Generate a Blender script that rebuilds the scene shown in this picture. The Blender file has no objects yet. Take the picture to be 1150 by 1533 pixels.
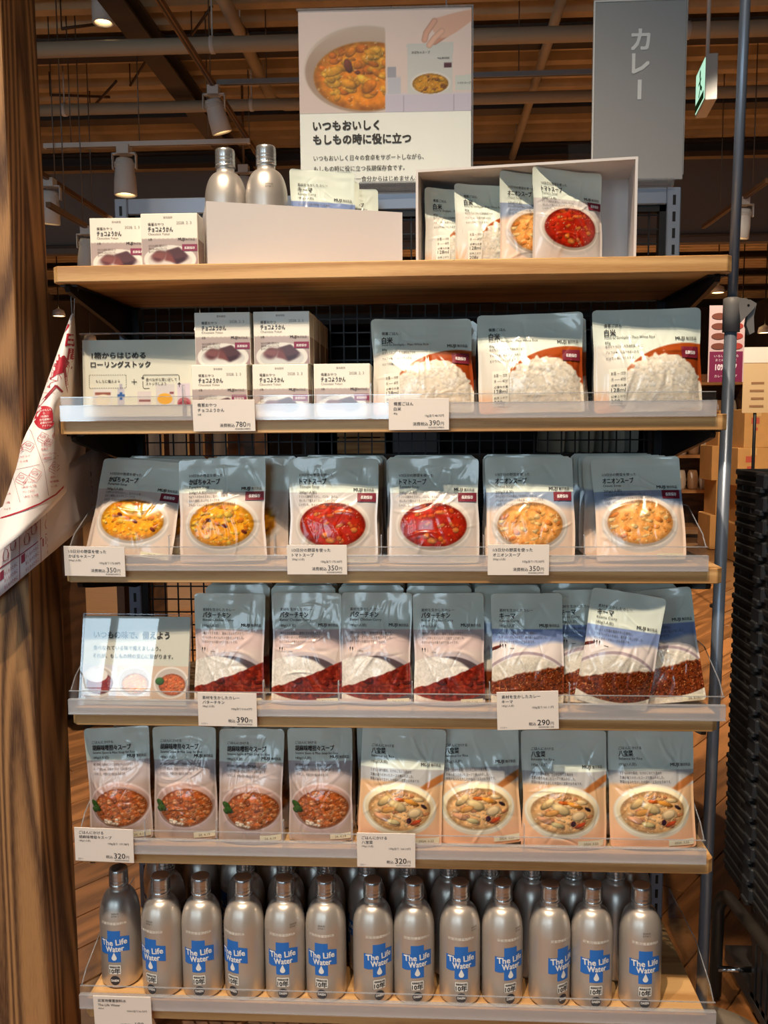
import bpy, bmesh, math, random
import numpy as np
from mathutils import Vector, Matrix, Euler
random.seed(7)
PI = math.pi
scene = bpy.context.scene
COL = scene.collection

# ------------------------------------------------------------------ camera
FPX = 1288.0
cam_d = bpy.data.cameras.new('camera')
cam_d.sensor_fit = 'VERTICAL'
cam_d.sensor_height = 36.0
cam_d.lens = FPX * 36.0 / 1533.0
cam_d.clip_start = 0.02
cam_d.clip_end = 200
cam = bpy.data.objects.new('camera', cam_d)
COL.objects.link(cam)
CAMLOC = Vector((0.0661, -1.3624, 1.1883))
Rc = Matrix.Rotation(0.05221, 3, 'Z') @ Matrix.Rotation(-0.10067, 3, 'X') @ Matrix.Rotation(0.00729, 3, 'Y')
fwd = Rc @ Vector((0, 1, 0)); right = Rc @ Vector((1, 0, 0)); up = Rc @ Vector((0, 0, 1))
m4 = Matrix((( right.x, up.x, -fwd.x, CAMLOC.x), (right.y, up.y, -fwd.y, CAMLOC.y), (right.z, up.z, -fwd.z, CAMLOC.z), (0, 0, 0, 1)))
cam.matrix_world = m4
scene.camera = cam

def atY(px, py, Y):
    """point of the place seen at a photo pixel, on the upright plane y = Y (used to survey positions)"""
    d = Rc @ Vector(((px - 575) / FPX, 1, -(py - 766.5) / FPX))
    return CAMLOC + d * ((Y - CAMLOC.y) / d.y)
def atZ(px, py, Z):
    d = Rc @ Vector(((px - 575) / FPX, 1, -(py - 766.5) / FPX))
    return CAMLOC + d * ((Z - CAMLOC.z) / d.z)

# ------------------------------------------------------------------ world, lights, exposure
scene.view_settings.view_transform = 'Standard'
scene.view_settings.look = 'None'
scene.view_settings.gamma = 1.0
scene.view_settings.use_curve_mapping = False
scene.view_settings.exposure = 0.0
world = bpy.data.worlds.new('world'); scene.world = world
world.use_nodes = True
bg = world.node_tree.nodes['Background']
bg.inputs[0].default_value = (0.62, 0.80, 1.0, 1)
bg.inputs[1].default_value = 0.5

WIN = [(-7.6, -6.05), (-4.5, -2.95), (-1.5, 0.05)]       # window openings in the front wall behind the viewer
WIN_Z = (0.9, 3.3)
WALL_F = -6.5
for i, (a, b) in enumerate(WIN):
    ld = bpy.data.lights.new('daylight', 'AREA')
    ld.shape = 'RECTANGLE'; ld.size = b - a - 0.1; ld.size_y = WIN_Z[1] - WIN_Z[0] - 0.1
    ld.energy = 62; ld.color = (0.66, 0.87, 1.0)
    lo = bpy.data.objects.new('daylight', ld); COL.objects.link(lo)
    lo.location = ((a + b) / 2, WALL_F - 0.02, sum(WIN_Z) / 2)
    lo.rotation_euler = (PI / 2, 0, 0)      # facing +Y
def spot(x, y, z, tx, ty, tz, energy, ang, blend=0.6, color=(1.0, 0.80, 0.58), r=0.03):
    ld = bpy.data.lights.new('track_or_wash_spot', 'SPOT')
    ld.energy = energy; ld.color = color; ld.spot_size = math.radians(ang); ld.spot_blend = blend
    ld.shadow_soft_size = r
    o = bpy.data.objects.new('track_or_wash_spot', ld); COL.objects.link(o)
    o.location = (x, y, z)
    o.rotation_euler = (Vector((tx, ty, tz)) - Vector((x, y, z))).to_track_quat('-Z', 'Y').to_euler()
    return o
# ceiling track spots aimed at the display
spot(-0.35, -1.60, 4.10, 0.05, 0.0, 0.40, 480, 45, 1.0)
spot(-1.05, -1.50, 4.10, -0.40, 0.0, 0.45, 300, 45, 1.0)
spot(0.30, -1.70, 4.10, 0.50, 0.0, 0.45, 190, 42, 1.0)
# added spots without fittings, brightening the aisles, cartons and far hall
for (x, y, tx, ty, e) in ((1.9, 3.0, 2.2, 4.2, 900), (-1.7, 2.2, -1.2, 2.6, 900), (0.2, 3.2, 0.3, 3.0, 700),
                          (3.4, 8.0, 3.4, 8.6, 1000), (-2.5, 7.0, -2.5, 7.0, 1100), (0.5, 13.0, 0.5, 14.0, 5000), (5.0, 14.0, 5.0, 15.0, 5000), (-4.0, 14.0, -4.0, 15.0, 5000), (2.0, 4.3, 2.9, 6.6, 480), (-5.5, 4.5, -5.5, 4.5, 1100), (5.5, 4.5, 5.5, 4.5, 1100)):
    spot(x, y, 3.6, tx, ty, 0, e * 0.52, 95, 0.8, (1.0, 0.86, 0.68))

# ------------------------------------------------------------------ helpers
def lin1(c):
    c = c / 255.0
    return c / 12.92 if c <= 0.04045 else ((c + 0.055) / 1.055) ** 2.4
def lin(c): return tuple(lin1(x) for x in c)
def linA(a):
    a = np.clip(a / 255.0, 0, 1)
    return np.where(a <= 0.04045, a / 12.92, ((a + 0.055) / 1.055) ** 2.4)

MATS = {}
def mat(name, rgb=(200, 200, 200), rough=0.5, metal=0.0, spec=0.5, coat=0.0, emit=None, estr=0.0, alpha=1.0):
    if name in MATS: return MATS[name]
    m = bpy.data.materials.new(name); m.use_nodes = True
    b = m.node_tree.nodes['Principled BSDF']
    b.inputs['Base Color'].default_value = (*lin(rgb), 1)
    b.inputs['Roughness'].default_value = rough
    b.inputs['Metallic'].default_value = metal
    b.inputs['Specular IOR Level'].default_value = spec
    b.inputs['Coat Weight'].default_value = coat
    if emit:
        b.inputs['Emission Color'].default_value = (*lin(emit), 1)
        b.inputs['Emission Strength'].default_value = estr
    MATS[name] = m
    return m
def noisy(m, scale=20, amt=0.15, bump=0.0, stretch=(1, 1, 1), detail=4):
    """vary the colour (and relief) of a material with noise"""
    nt = m.node_tree; b = nt.nodes['Principled BSDF']
    c = list(b.inputs['Base Color'].default_value)
    tc = nt.nodes.new('ShaderNodeTexCoord'); mp = nt.nodes.new('ShaderNodeMapping')
    mp.inputs['Scale'].default_value = stretch
    n = nt.nodes.new('ShaderNodeTexNoise'); n.inputs['Scale'].default_value = scale; n.inputs['Detail'].default_value = detail
    r = nt.nodes.new('ShaderNodeValToRGB')
    r.color_ramp.elements[0].position = 0.3; r.color_ramp.elements[1].position = 0.7
    r.color_ramp.elements[0].color = (c[0] * (1 - amt), c[1] * (1 - amt), c[2] * (1 - amt), 1)
    r.color_ramp.elements[1].color = (min(1, c[0] * (1 + amt)), min(1, c[1] * (1 + amt)), min(1, c[2] * (1 + amt)), 1)
    nt.links.new(tc.outputs['Object'], mp.inputs[0]); nt.links.new(mp.outputs[0], n.inputs['Vector'])
    nt.links.new(n.outputs['Fac'], r.inputs[0]); nt.links.new(r.outputs[0], b.inputs['Base Color'])
    if bump:
        bp = nt.nodes.new('ShaderNodeBump'); bp.inputs['Strength'].default_value = bump; bp.inputs['Distance'].default_value = 0.002
        nt.links.new(n.outputs['Fac'], bp.inputs['Height']); nt.links.new(bp.outputs[0], b.inputs['Normal'])
    return m
def wood(name, dark, light, stretch, rings=9.0, scale=1.0, rough=0.45, bump=0.15, fine=1.0, per_object=False):
    """contours of a stretched noise field make the cathedral figure; a finer stretched noise makes pores"""
    if name in MATS: return MATS[name]
    m = bpy.data.materials.new(name); m.use_nodes = True; nt = m.node_tree; b = nt.nodes['Principled BSDF']
    N = nt.nodes.new; L = nt.links.new
    tc = N('ShaderNodeTexCoord'); mp = N('ShaderNodeMapping'); mp.inputs['Scale'].default_value = stretch
    if per_object:
        oi = N('ShaderNodeObjectInfo'); ad = N('ShaderNodeVectorMath'); ad.operation = 'MULTIPLY_ADD'
        cx = N('ShaderNodeCombineXYZ')
        L(oi.outputs['Random'], cx.inputs[0]); L(oi.outputs['Random'], cx.inputs[1]); L(oi.outputs['Random'], cx.inputs[2])
        ad.inputs[1].default_value = (37, 53, 71); L(cx.outputs[0], ad.inputs[0]); L(tc.outputs['Object'], ad.inputs[2])
        L(ad.outputs[0], mp.inputs[0])
    else:
        L(tc.outputs['Object'], mp.inputs[0])
    n1 = N('ShaderNodeTexNoise'); n1.inputs['Scale'].default_value = scale; n1.inputs['Detail'].default_value = 1.5; n1.inputs['Distortion'].default_value = 0.3
    L(mp.outputs[0], n1.inputs['Vector'])
    mu = N('ShaderNodeMath'); mu.operation = 'MULTIPLY'; mu.inputs[1].default_value = rings * 6.283; L(n1.outputs['Fac'], mu.inputs[0])
    sn = N('ShaderNodeMath'); sn.operation = 'SINE'; L(mu.outputs[0], sn.inputs[0])
    mr = N('ShaderNodeMapRange'); mr.inputs[1].default_value = -1; mr.inputs[2].default_value = 1; L(sn.outputs[0], mr.inputs[0])
    n2 = N('ShaderNodeTexNoise'); n2.inputs['Scale'].default_value = scale * 22 * fine; n2.inputs['Detail'].default_value = 4
    L(mp.outputs[0], n2.inputs['Vector'])
    mx = N('ShaderNodeMix'); mx.data_type = 'FLOAT'; mx.inputs[0].default_value = 0.5
    L(mr.outputs[0], mx.inputs[2]); L(n2.outputs['Fac'], mx.inputs[3])
    rp = N('ShaderNodeValToRGB'); rp.color_ramp.elements[0].color = (*lin(dark), 1); rp.color_ramp.elements[1].color = (*lin(light), 1)
    rp.color_ramp.elements[0].position = 0.2; rp.color_ramp.elements[1].position = 0.75
    L(mx.outputs[0], rp.inputs[0])
    if per_object:
        hs = N('ShaderNodeHueSaturation'); mr2 = N('ShaderNodeMapRange'); mr2.inputs[3].default_value = 0.72; mr2.inputs[4].default_value = 1.2
        L(oi.outputs['Random'], mr2.inputs[0]); L(mr2.outputs[0], hs.inputs['Value']); L(rp.outputs[0], hs.inputs['Color'])
        L(hs.outputs[0], b.inputs['Base Color'])
    else:
        L(rp.outputs[0], b.inputs['Base Color'])
    bp = N('ShaderNodeBump'); bp.inputs['Strength'].default_value = bump; bp.inputs['Distance'].default_value = 0.0015
    L(mx.outputs[0], bp.inputs['Height']); L(bp.outputs[0], b.inputs['Normal'])
    b.inputs['Roughness'].default_value = rough
    MATS[name] = m
    return m
def acrylic(name, tint=(1, 1, 1), milk=0.0, gloss=0.03, rough=0.03, milkcol=(235, 238, 245), gain=1.0):
    """thin clear sheet: see-through with a Fresnel reflection, optional milky share"""
    if name in MATS: return MATS[name]
    m = bpy.data.materials.new(name); m.use_nodes = True; nt = m.node_tree
    N = nt.nodes.new; L = nt.links.new
    nt.nodes.remove(nt.nodes['Principled BSDF']); out = nt.nodes['Material Output']
    tr = N('ShaderNodeBsdfTransparent'); tr.inputs[0].default_value = (*tint, 1)
    gl = N('ShaderNodeBsdfGlossy'); gl.inputs['Roughness'].default_value = rough
    fr = N('ShaderNodeLayerWeight'); fr.inputs[0].default_value = 0.5
    pw = N('ShaderNodeMath'); pw.operation = 'POWER'; pw.inputs[1].default_value = 5.0; L(fr.outputs['Facing'], pw.inputs[0])
    ad = N('ShaderNodeMath'); ad.operation = 'MULTIPLY_ADD'; ad.inputs[1].default_value = gain * 0.9; ad.inputs[2].default_value = gloss + 0.04 * gain; ad.use_clamp = True
    L(pw.outputs[0], ad.inputs[0])
    mx = N('ShaderNodeMixShader'); L(ad.outputs[0], mx.inputs[0]); L(tr.outputs[0], mx.inputs[1]); L(gl.outputs[0], mx.inputs[2])
    last = mx.outputs[0]
    if milk:
        df = N('ShaderNodeBsdfDiffuse'); df.inputs[0].default_value = (*lin(milkcol), 1)
        tl = N('ShaderNodeBsdfTranslucent'); tl.inputs[0].default_value = (*lin(milkcol), 1)
        ms = N('ShaderNodeMixShader'); ms.inputs[0].default_value = 0.35; L(df.outputs[0], ms.inputs[1]); L(tl.outputs[0], ms.inputs[2])
        m2 = N('ShaderNodeMixShader'); m2.inputs[0].default_value = milk; L(last, m2.inputs[1]); L(ms.outputs[0], m2.inputs[2]); last = m2.outputs[0]
    L(last, out.inputs[0])
    MATS[name] = m
    return m
def vcol_mat(name, rough=0.3, spec=0.5, coat=0.0, metal=0.0):
    if name in MATS: return MATS[name]
    m = mat(name, (255, 255, 255), rough, metal, spec, coat)
    nt = m.node_tree; at = nt.nodes.new('ShaderNodeAttribute'); at.attribute_name = 'Col'
    nt.links.new(at.outputs['Color'], nt.nodes['Principled BSDF'].inputs['Base Color'])
    return m

def link(name, me, parent=None, loc=None, rot=None):
    o = bpy.data.objects.new(name, me); COL.objects.link(o)
    if parent is not None: o.parent = parent
    if loc is not None: o.location = loc
    if rot is not None: o.rotation_euler = rot
    return o
def tag(o, label, cat, group=None):
    o['label'] = label; o['category'] = cat
    if group: o['group'] = group
    return o
def thing(name, label, cat, loc=(0, 0, 0), rot=(0, 0, 0), group=None):
    return tag(link(name, None, None, loc, rot), label, cat, group)
def struct(o):
    o['kind'] = 'structure'; return o

class MB:
    """collects faces into one mesh"""
    def __init__(s): s.v = []; s.f = []; s.m = []; s.sm = []
    def add(s, V, F, mi=0, smooth=False):
        k = len(s.v); s.v += [tuple(p) for p in V]
        for f in F: s.f.append(tuple(k + i for i in f)); s.m.append(mi); s.sm.append(smooth)
        return s
    def box(s, x0, x1, y0, y1, z0, z1, mi=0):
        V = [(x0, y0, z0), (x1, y0, z0), (x1, y1, z0), (x0, y1, z0), (x0, y0, z1), (x1, y0, z1), (x1, y1, z1), (x0, y1, z1)]
        return s.add(V, [(0, 3, 2, 1), (4, 5, 6, 7), (0, 1, 5, 4), (1, 2, 6, 5), (2, 3, 7, 6), (3, 0, 4, 7)], mi)
    def rbox(s, x0, x1, y0, y1, z0, z1, bev=0.002, seg=2, mi=0):
        bm = bmesh.new(); bmesh.ops.create_cube(bm, size=1)
        for v in bm.verts:
            v.co = ((x0 + x1) / 2 + v.co.x * (x1 - x0), (y0 + y1) / 2 + v.co.y * (y1 - y0), (z0 + z1) / 2 + v.co.z * (z1 - z0))
        bmesh.ops.bevel(bm, geom=bm.edges[:], offset=bev, segments=seg, profile=0.5, affect='EDGES')
        bm.verts.index_update()
        s.add([v.co[:] for v in bm.verts], [[v.index for v in f.verts] for f in bm.faces], mi)
        bm.free(); return s
    def prism(s, poly, d0, d1, axis='y', mi=0):
        """poly of 2-D points extruded along an axis: y -> (x,z), x -> (y,z), z -> (x,y)"""
        n = len(poly)
        def P(p, d): return {'y': (p[0], d, p[1]), 'x': (d, p[0], p[1]), 'z': (p[0], p[1], d)}[axis]
        V = [P(p, d0) for p in poly] + [P(p, d1) for p in poly]
        F = [tuple(range(n)), tuple(range(2 * n - 1, n - 1, -1))] + [(i, n + i, n + (i + 1) % n, (i + 1) % n) for i in range(n)]
        return s.add(V, F, mi)
    def lathe(s, prof, n=24, c=(0, 0, 0), mi=0, smooth=True):
        V = []; F = []
        for (r, z) in prof:
            for k in range(n):
                a = 2 * PI * k / n; V.append((c[0] + r * math.cos(a), c[1] + r * math.sin(a), c[2] + z))
        for i in range(len(prof) - 1):
            for k in range(n): F.append((i * n + k, i * n + (k + 1) % n, (i + 1) * n + (k + 1) % n, (i + 1) * n + k))
        return s.add(V, F, mi, smooth)
    def tube(s, path, r, n=8, mi=0, cap=True, smooth=True):
        P = [Vector(p) for p in path]; V = []; F = []
        prev = None
        for i, p in enumerate(P):
            t = (P[min(i + 1, len(P) - 1)] - P[max(i - 1, 0)]).normalized()
            if prev is None:
                a = Vector((0, 0, 1)) if abs(t.z) < 0.9 else Vector((1, 0, 0))
                u = t.cross(a).normalized()
            else: u = (prev - t * prev.dot(t)).normalized()
            prev = u; w = t.cross(u)
            rr = r[i] if isinstance(r, (list, tuple)) else r
            for k in range(n):
                a = 2 * PI * k / n; V.append(p + u * (rr * math.cos(a)) + w * (rr * math.sin(a)))
        for i in range(len(P) - 1):
            for k in range(n): F.append((i * n + k, i * n + (k + 1) % n, (i + 1) * n + (k + 1) % n, (i + 1) * n + k))
        s.add(V, F, mi, smooth)
        if cap:
            e = len(s.v) - n
            b0 = len(s.v) - len(V)
            s.f.append(tuple(range(b0 + n - 1, b0 - 1, -1))); s.m.append(mi); s.sm.append(False)
            s.f.append(tuple(range(e, e + n))); s.m.append(mi); s.sm.append(False)
        return s
    def mesh(s, name, mats):
        me = bpy.data.meshes.new(name); me.from_pydata(s.v, [], s.f)
        for m in (mats if isinstance(mats, (list, tuple)) else [mats]): me.materials.append(m)
        me.polygons.foreach_set('material_index', s.m); me.polygons.foreach_set('use_smooth', s.sm)
        me.update(); return me
    def build(s, name, mats, parent=None, loc=None, rot=None): return link(name, s.mesh(name, mats), parent, loc, rot)

def grid_mesh(name, V, nx, ny, mats, cols=None, smooth=True, extra=None, flip=False):
    """V (ny*nx,3) numpy grid -> mesh with point colours; extra = (verts, faces) joined on, coloured extracol"""
    i = np.arange(ny - 1)[:, None] * nx + np.arange(nx - 1)[None, :]
    F = np.stack([i, i + 1, i + nx + 1, i + nx], -1).reshape(-1, 4)
    if flip: F = F[:, ::-1]
    if extra is not None:
        EV, EF, EC = extra
        F = np.concatenate([F, EF + len(V)]); V = np.concatenate([V, EV])
        if cols is not None: cols = np.concatenate([cols, EC])
    me = bpy.data.meshes.new(name)
    me.vertices.add(len(V)); me.vertices.foreach_set('co', V.astype(np.float32).ravel())
    me.loops.add(F.size); me.loops.foreach_set('vertex_index', F.astype(np.int32).ravel())
    me.polygons.add(len(F)); me.polygons.foreach_set('loop_start', np.arange(0, F.size, 4, dtype=np.int32))
    me.polygons.foreach_set('use_smooth', np.full(len(F), smooth))
    if cols is not None:
        ca = me.color_attributes.new('Col', 'FLOAT_COLOR', 'POINT')
        c4 = np.ones((len(V), 4), np.float32); c4[:, :3] = cols; ca.data.foreach_set('color', c4.ravel())
    for m in (mats if isinstance(mats, (list, tuple)) else [mats]): me.materials.append(m)
    me.update(calc_edges=True); me.validate(); return me

# ---- flat print: text and shapes laid out in (x, z) and wrapped on a surface
_tc = {}
def text_arrays(s, bold=0.0, res=2):
    key = (s, bold, res)
    if key in _tc: return _tc[key]
    cu = bpy.data.curves.new('t', 'FONT'); cu.body = s; cu.size = 1.0; cu.resolution_u = res; cu.offset = bold; cu.fill_mode = 'FRONT'
    o = bpy.data.objects.new('t', cu); COL.objects.link(o)
    dg = bpy.context.evaluated_depsgraph_get(); ev = o.evaluated_get(dg); me = ev.to_mesh()
    V = np.empty(len(me.vertices) * 3, np.float32); me.vertices.foreach_get('co', V); V = V.reshape(-1, 3)[:, :2].copy()
    F = [tuple(p.vertices) for p in me.polygons]
    ev.to_mesh_clear(); bpy.data.objects.remove(o); bpy.data.curves.remove(cu)
    _tc[key] = (V, F); return V, F
def split_long(v, f, lim):
    """halve the long edges of triangles so that print follows creases"""
    V = [tuple(p) for p in v]; out = []; st = [t for t in f]; mid = {}
    while st:
        t = st.pop()
        if len(t) != 3: out.append(t); continue
        L = [((V[t[i]][0] - V[t[(i + 1) % 3]][0]) ** 2 + (V[t[i]][1] - V[t[(i + 1) % 3]][1]) ** 2, i) for i in range(3)]
        d, i = max(L)
        if d < lim * lim: out.append(t); continue
        a, b, c = t[i], t[(i + 1) % 3], t[(i + 2) % 3]; k = (min(a, b), max(a, b))
        if k not in mid: mid[k] = len(V); V.append(((V[a][0] + V[b][0]) / 2, (V[a][1] + V[b][1]) / 2))
        st += [(a, mid[k], c), (mid[k], b, c)]
    return np.array(V), out
def flat(y0): return lambda x, z, l: np.stack([x, np.full(len(x), -y0 - l), z], 1)
class Print:
    def __init__(s, fine=0.0): s.items = []; s.fine = fine          # (V2, F, colour, layer)
    def text(s, t, x, z, size, col=(45, 42, 40), bold=0.0, align='L', fit=None, rot=0.0, layer=1, res=2):
        V, F = text_arrays(t, 0.0, res)
        if len(V) == 0: return s
        V = V * size
        w = V[:, 0].max() - V[:, 0].min()
        if fit: V[:, 0] *= fit / max(w, 1e-6); w = fit
        x0 = V[:, 0].min()
        V[:, 0] -= x0 + {'L': 0, 'C': w / 2, 'R': w}[align]
        if rot:
            c, sn = math.cos(rot), math.sin(rot); V = np.stack([V[:, 0] * c - V[:, 1] * sn, V[:, 0] * sn + V[:, 1] * c], 1)
        d = bold * size * 1.25
        for j, (ox, oz) in enumerate(((-d, -d), (d, -d), (-d, d), (d, d)) if bold >= 0.012 else ((-d, 0), (d, 0)) if bold >= 0.006 else ((0, 0),)):
            s.items.append((V + np.array([x + ox, z + oz]), F, col, layer + 0.22 * j))
        return s
    def rect(s, x0, x1, z0, z1, col, nx=1, nz=1, layer=0):
        xs = np.linspace(x0, x1, nx + 1); zs = np.linspace(z0, z1, nz + 1)
        V = np.array([(x, z) for z in zs for x in xs]); w = nx + 1
        F = [(j * w + i, j * w + i + 1, (j + 1) * w + i + 1, (j + 1) * w + i) for j in range(nz) for i in range(nx)]
        s.items.append((V, F, col, layer)); return s
    def poly(s, pts, col, layer=0):
        s.items.append((np.array(pts, float), [tuple(range(len(pts)))], col, layer)); return s
    def ellipse(s, cx, cz, rx, rz, col, n=28, layer=0, a0=0.0, a1=2 * PI):
        pts = [(cx + rx * math.cos(a0 + (a1 - a0) * k / n), cz + rz * math.sin(a0 + (a1 - a0) * k / n)) for k in range(n if a1 - a0 > 6.28 else n + 1)]
        m = len(pts); nr = 4 if s.fine else 1; full = a1 - a0 > 6.28
        V = np.array([(cx, cz)] + [(cx + (px - cx) * (r + 1) / nr, cz + (pz - cz) * (r + 1) / nr) for r in range(nr) for px, pz in pts])
        F = [(0, 1 + k, 1 + (k + 1) % m) for k in range(m if full else m - 1)]
        F += [(1 + r * m + k, 1 + (r + 1) * m + k, 1 + (r + 1) * m + (k + 1) % m, 1 + r * m + (k + 1) % m) for r in range(nr - 1) for k in range(m if full else m - 1)]
        s.items.append((V, F, col, layer)); return s
    def line(s, pts, wd, col, layer=1, closed=False):
        P = [np.array(p, float) for p in pts]
        if closed: P.append(P[0])
        if s.fine:      # short steps so that long strokes follow a curved sheet
            P = [P[0]] + [a + (b - a) * (k + 1) / n for a, b in zip(P[:-1], P[1:]) for n in (max(1, int(np.linalg.norm(b - a) / s.fine)),) for k in range(n)]
        V = []; F = []
        for i, p in enumerate(P):
            t = P[min(i + 1, len(P) - 1)] - P[max(i - 1, 0)]; t = t / (np.linalg.norm(t) + 1e-9); nrm = np.array([-t[1], t[0]]) * wd / 2
            V += [p + nrm, p - nrm]
        for i in range(len(P) - 1): F.append((2 * i, 2 * i + 1, 2 * i + 3, 2 * i + 2))
        s.items.append((np.array(V), F, col, layer)); return s
    def dashed(s, p0, p1, wd, col, n):
        p0 = np.array(p0); p1 = np.array(p1)
        for k in range(n): s.line([p0 + (p1 - p0) * (k + 0.15) / n, p0 + (p1 - p0) * (k + 0.75) / n], wd, col)
        return s
    def mesh(s, name, conform=None, step=0.0003, rough=0.6, prefix='ink', sub=0.0):
        """conform(x, z, lift) -> (N,3)"""
        V = []; F = []; mi = []; mats = []; idx = {}; k = 0
        for (v, f, c, layer) in s.items:
            if sub: v, f = split_long(v, f, sub)
            if c not in idx:
                idx[c] = len(mats); mats.append(mat('%s_%d_%d_%d' % (prefix, *c), c, rough))
            lift = step * (layer + 1)
            V.append(conform(v[:, 0], v[:, 1], lift) if conform else np.stack([v[:, 0], np.full(len(v), -lift), v[:, 1]], 1))
            F += [tuple(k + i for i in q) for q in f]; mi += [idx[c]] * len(f); k += len(v)
        me = bpy.data.meshes.new(name); me.from_pydata(np.concatenate(V).tolist(), [], F)
        for m in mats: me.materials.append(m)
        me.polygons.foreach_set('material_index', mi); me.update(); return me

# ---- numpy noise for painted print and crumpled film
def vnoise(x, y, seed=0):
    xi = np.floor(x); yi = np.floor(y); fx = x - xi; fy = y - yi
    def h(a, b): 
        t = np.sin(a * 127.1 + b * 311.7 + seed * 74.7) * 43758.5453
        return t - np.floor(t)
    sx = fx * fx * (3 - 2 * fx); sy = fy * fy * (3 - 2 * fy)
    return (h(xi, yi) * (1 - sx) + h(xi + 1, yi) * sx) * (1 - sy) + (h(xi, yi + 1) * (1 - sx) + h(xi + 1, yi + 1) * sx) * sy
def fbm(x, y, seed=0, o=3):
    a = 0; w = 0.5; t = 0
    for k in range(o): a = a + w * vnoise(x * 2 ** k, y * 2 ** k, seed + k); t += w; w *= 0.5
    return a / t
def sstep(a, b, x):
    t = np.clip((x - a) / (b - a), 0, 1); return t * t * (3 - 2 * t)
def over(img, m, c):
    c = np.asarray(c, float)
    if c.ndim == 1: c = c[None, :]
    return img * (1 - m[:, None]) + c * m[:, None]
def emask(x, y, cx, cy, rx, ry, soft=0.08, rot=0.0):
    dx = x - cx; dy = y - cy
    if rot: c, s = math.cos(rot), math.sin(rot); dx, dy = dx * c + dy * s, -dx * s + dy * c
    d = np.sqrt((dx / rx) ** 2 + (dy / ry) ** 2); return 1 - sstep(1 - soft, 1 + soft, d), d
def lump(img, x, y, cx, cy, rx, ry, col, rot=0.0, clip=None, hi=0.35, edge=0.25):
    m, d = emask(x, y, cx, cy, rx, ry, 0.15, rot)
    if clip is not None: m = m * clip
    sh = 0.92 + hi * np.clip(((cy - y) / ry * 0.7 + (cx - x) / rx * 0.3), -1, 1) - edge * sstep(0.6, 1, d)
    return over(img, m, np.asarray(col, float)[None, :] * sh[:, None])

BASE = (222, 232, 222)      # off-white of the pouch film
def soup_fill(img, x, y, cx, cy, rx, ry, base, dark, lumps, seed, n, clip=None, smin=0.05, smax=0.13):
    rg = random.Random(seed)
    m, d = emask(x, y, cx, cy, rx, ry, 0.03)
    if clip is not None: m = m * clip
    f = fbm(x / rx * 5, y / rx * 5, seed, 3)
    c = np.asarray(dark, float)[None, :] * (1 - f[:, None]) + np.asarray(base, float)[None, :] * f[:, None]
    c = c * (1.08 - 0.3 * sstep(0.75, 1, d))[:, None]
    img = over(img, m, c)
    for k in range(n):
        a = rg.uniform(0, 2 * PI); r = math.sqrt(rg.uniform(0, 0.8)); s = rg.uniform(smin, smax) * rx
        img = lump(img, x, y, cx + r * rx * math.cos(a), cy + r * ry * math.sin(a), s * rg.uniform(0.8, 1.6), s * rg.uniform(0.55, 0.95), rg.choice(lumps), rg.uniform(-0.8, 0.8), m * 0.85)
    g = 0.80 + 0.40 * fbm(x / rx * 11, y / rx * 11, seed + 3, 3)
    img = img * (1 - m[:, None]) + np.clip(img * g[:, None], 0, 255) * m[:, None]
    sp = vnoise(x / rx * 28, y / rx * 28, seed + 9) 
    return over(img, m * sstep(0.86, 0.97, sp) * 0.55, (255, 235, 200))
def bowl(img, x, y, cx, cy, rx, ry, rim=(205, 200, 200), inner=(160, 150, 148), outer=(190, 186, 188)):
    m, d = emask(x, y, cx, cy + ry * 0.10, rx * 1.02, ry * 1.06, 0.03); img = over(img, m, outer)
    m, d = emask(x, y, cx, cy, rx, ry, 0.03); img = over(img, m, rim)
    m, d = emask(x, y, cx, cy + ry * 0.02, rx * 0.955, ry * 0.94, 0.04)
    g = 1.05 - 0.25 * np.clip((y - cy) / ry, -1, 1)
    return over(img, m, np.asarray(inner, float)[None, :] * g[:, None])

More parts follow.
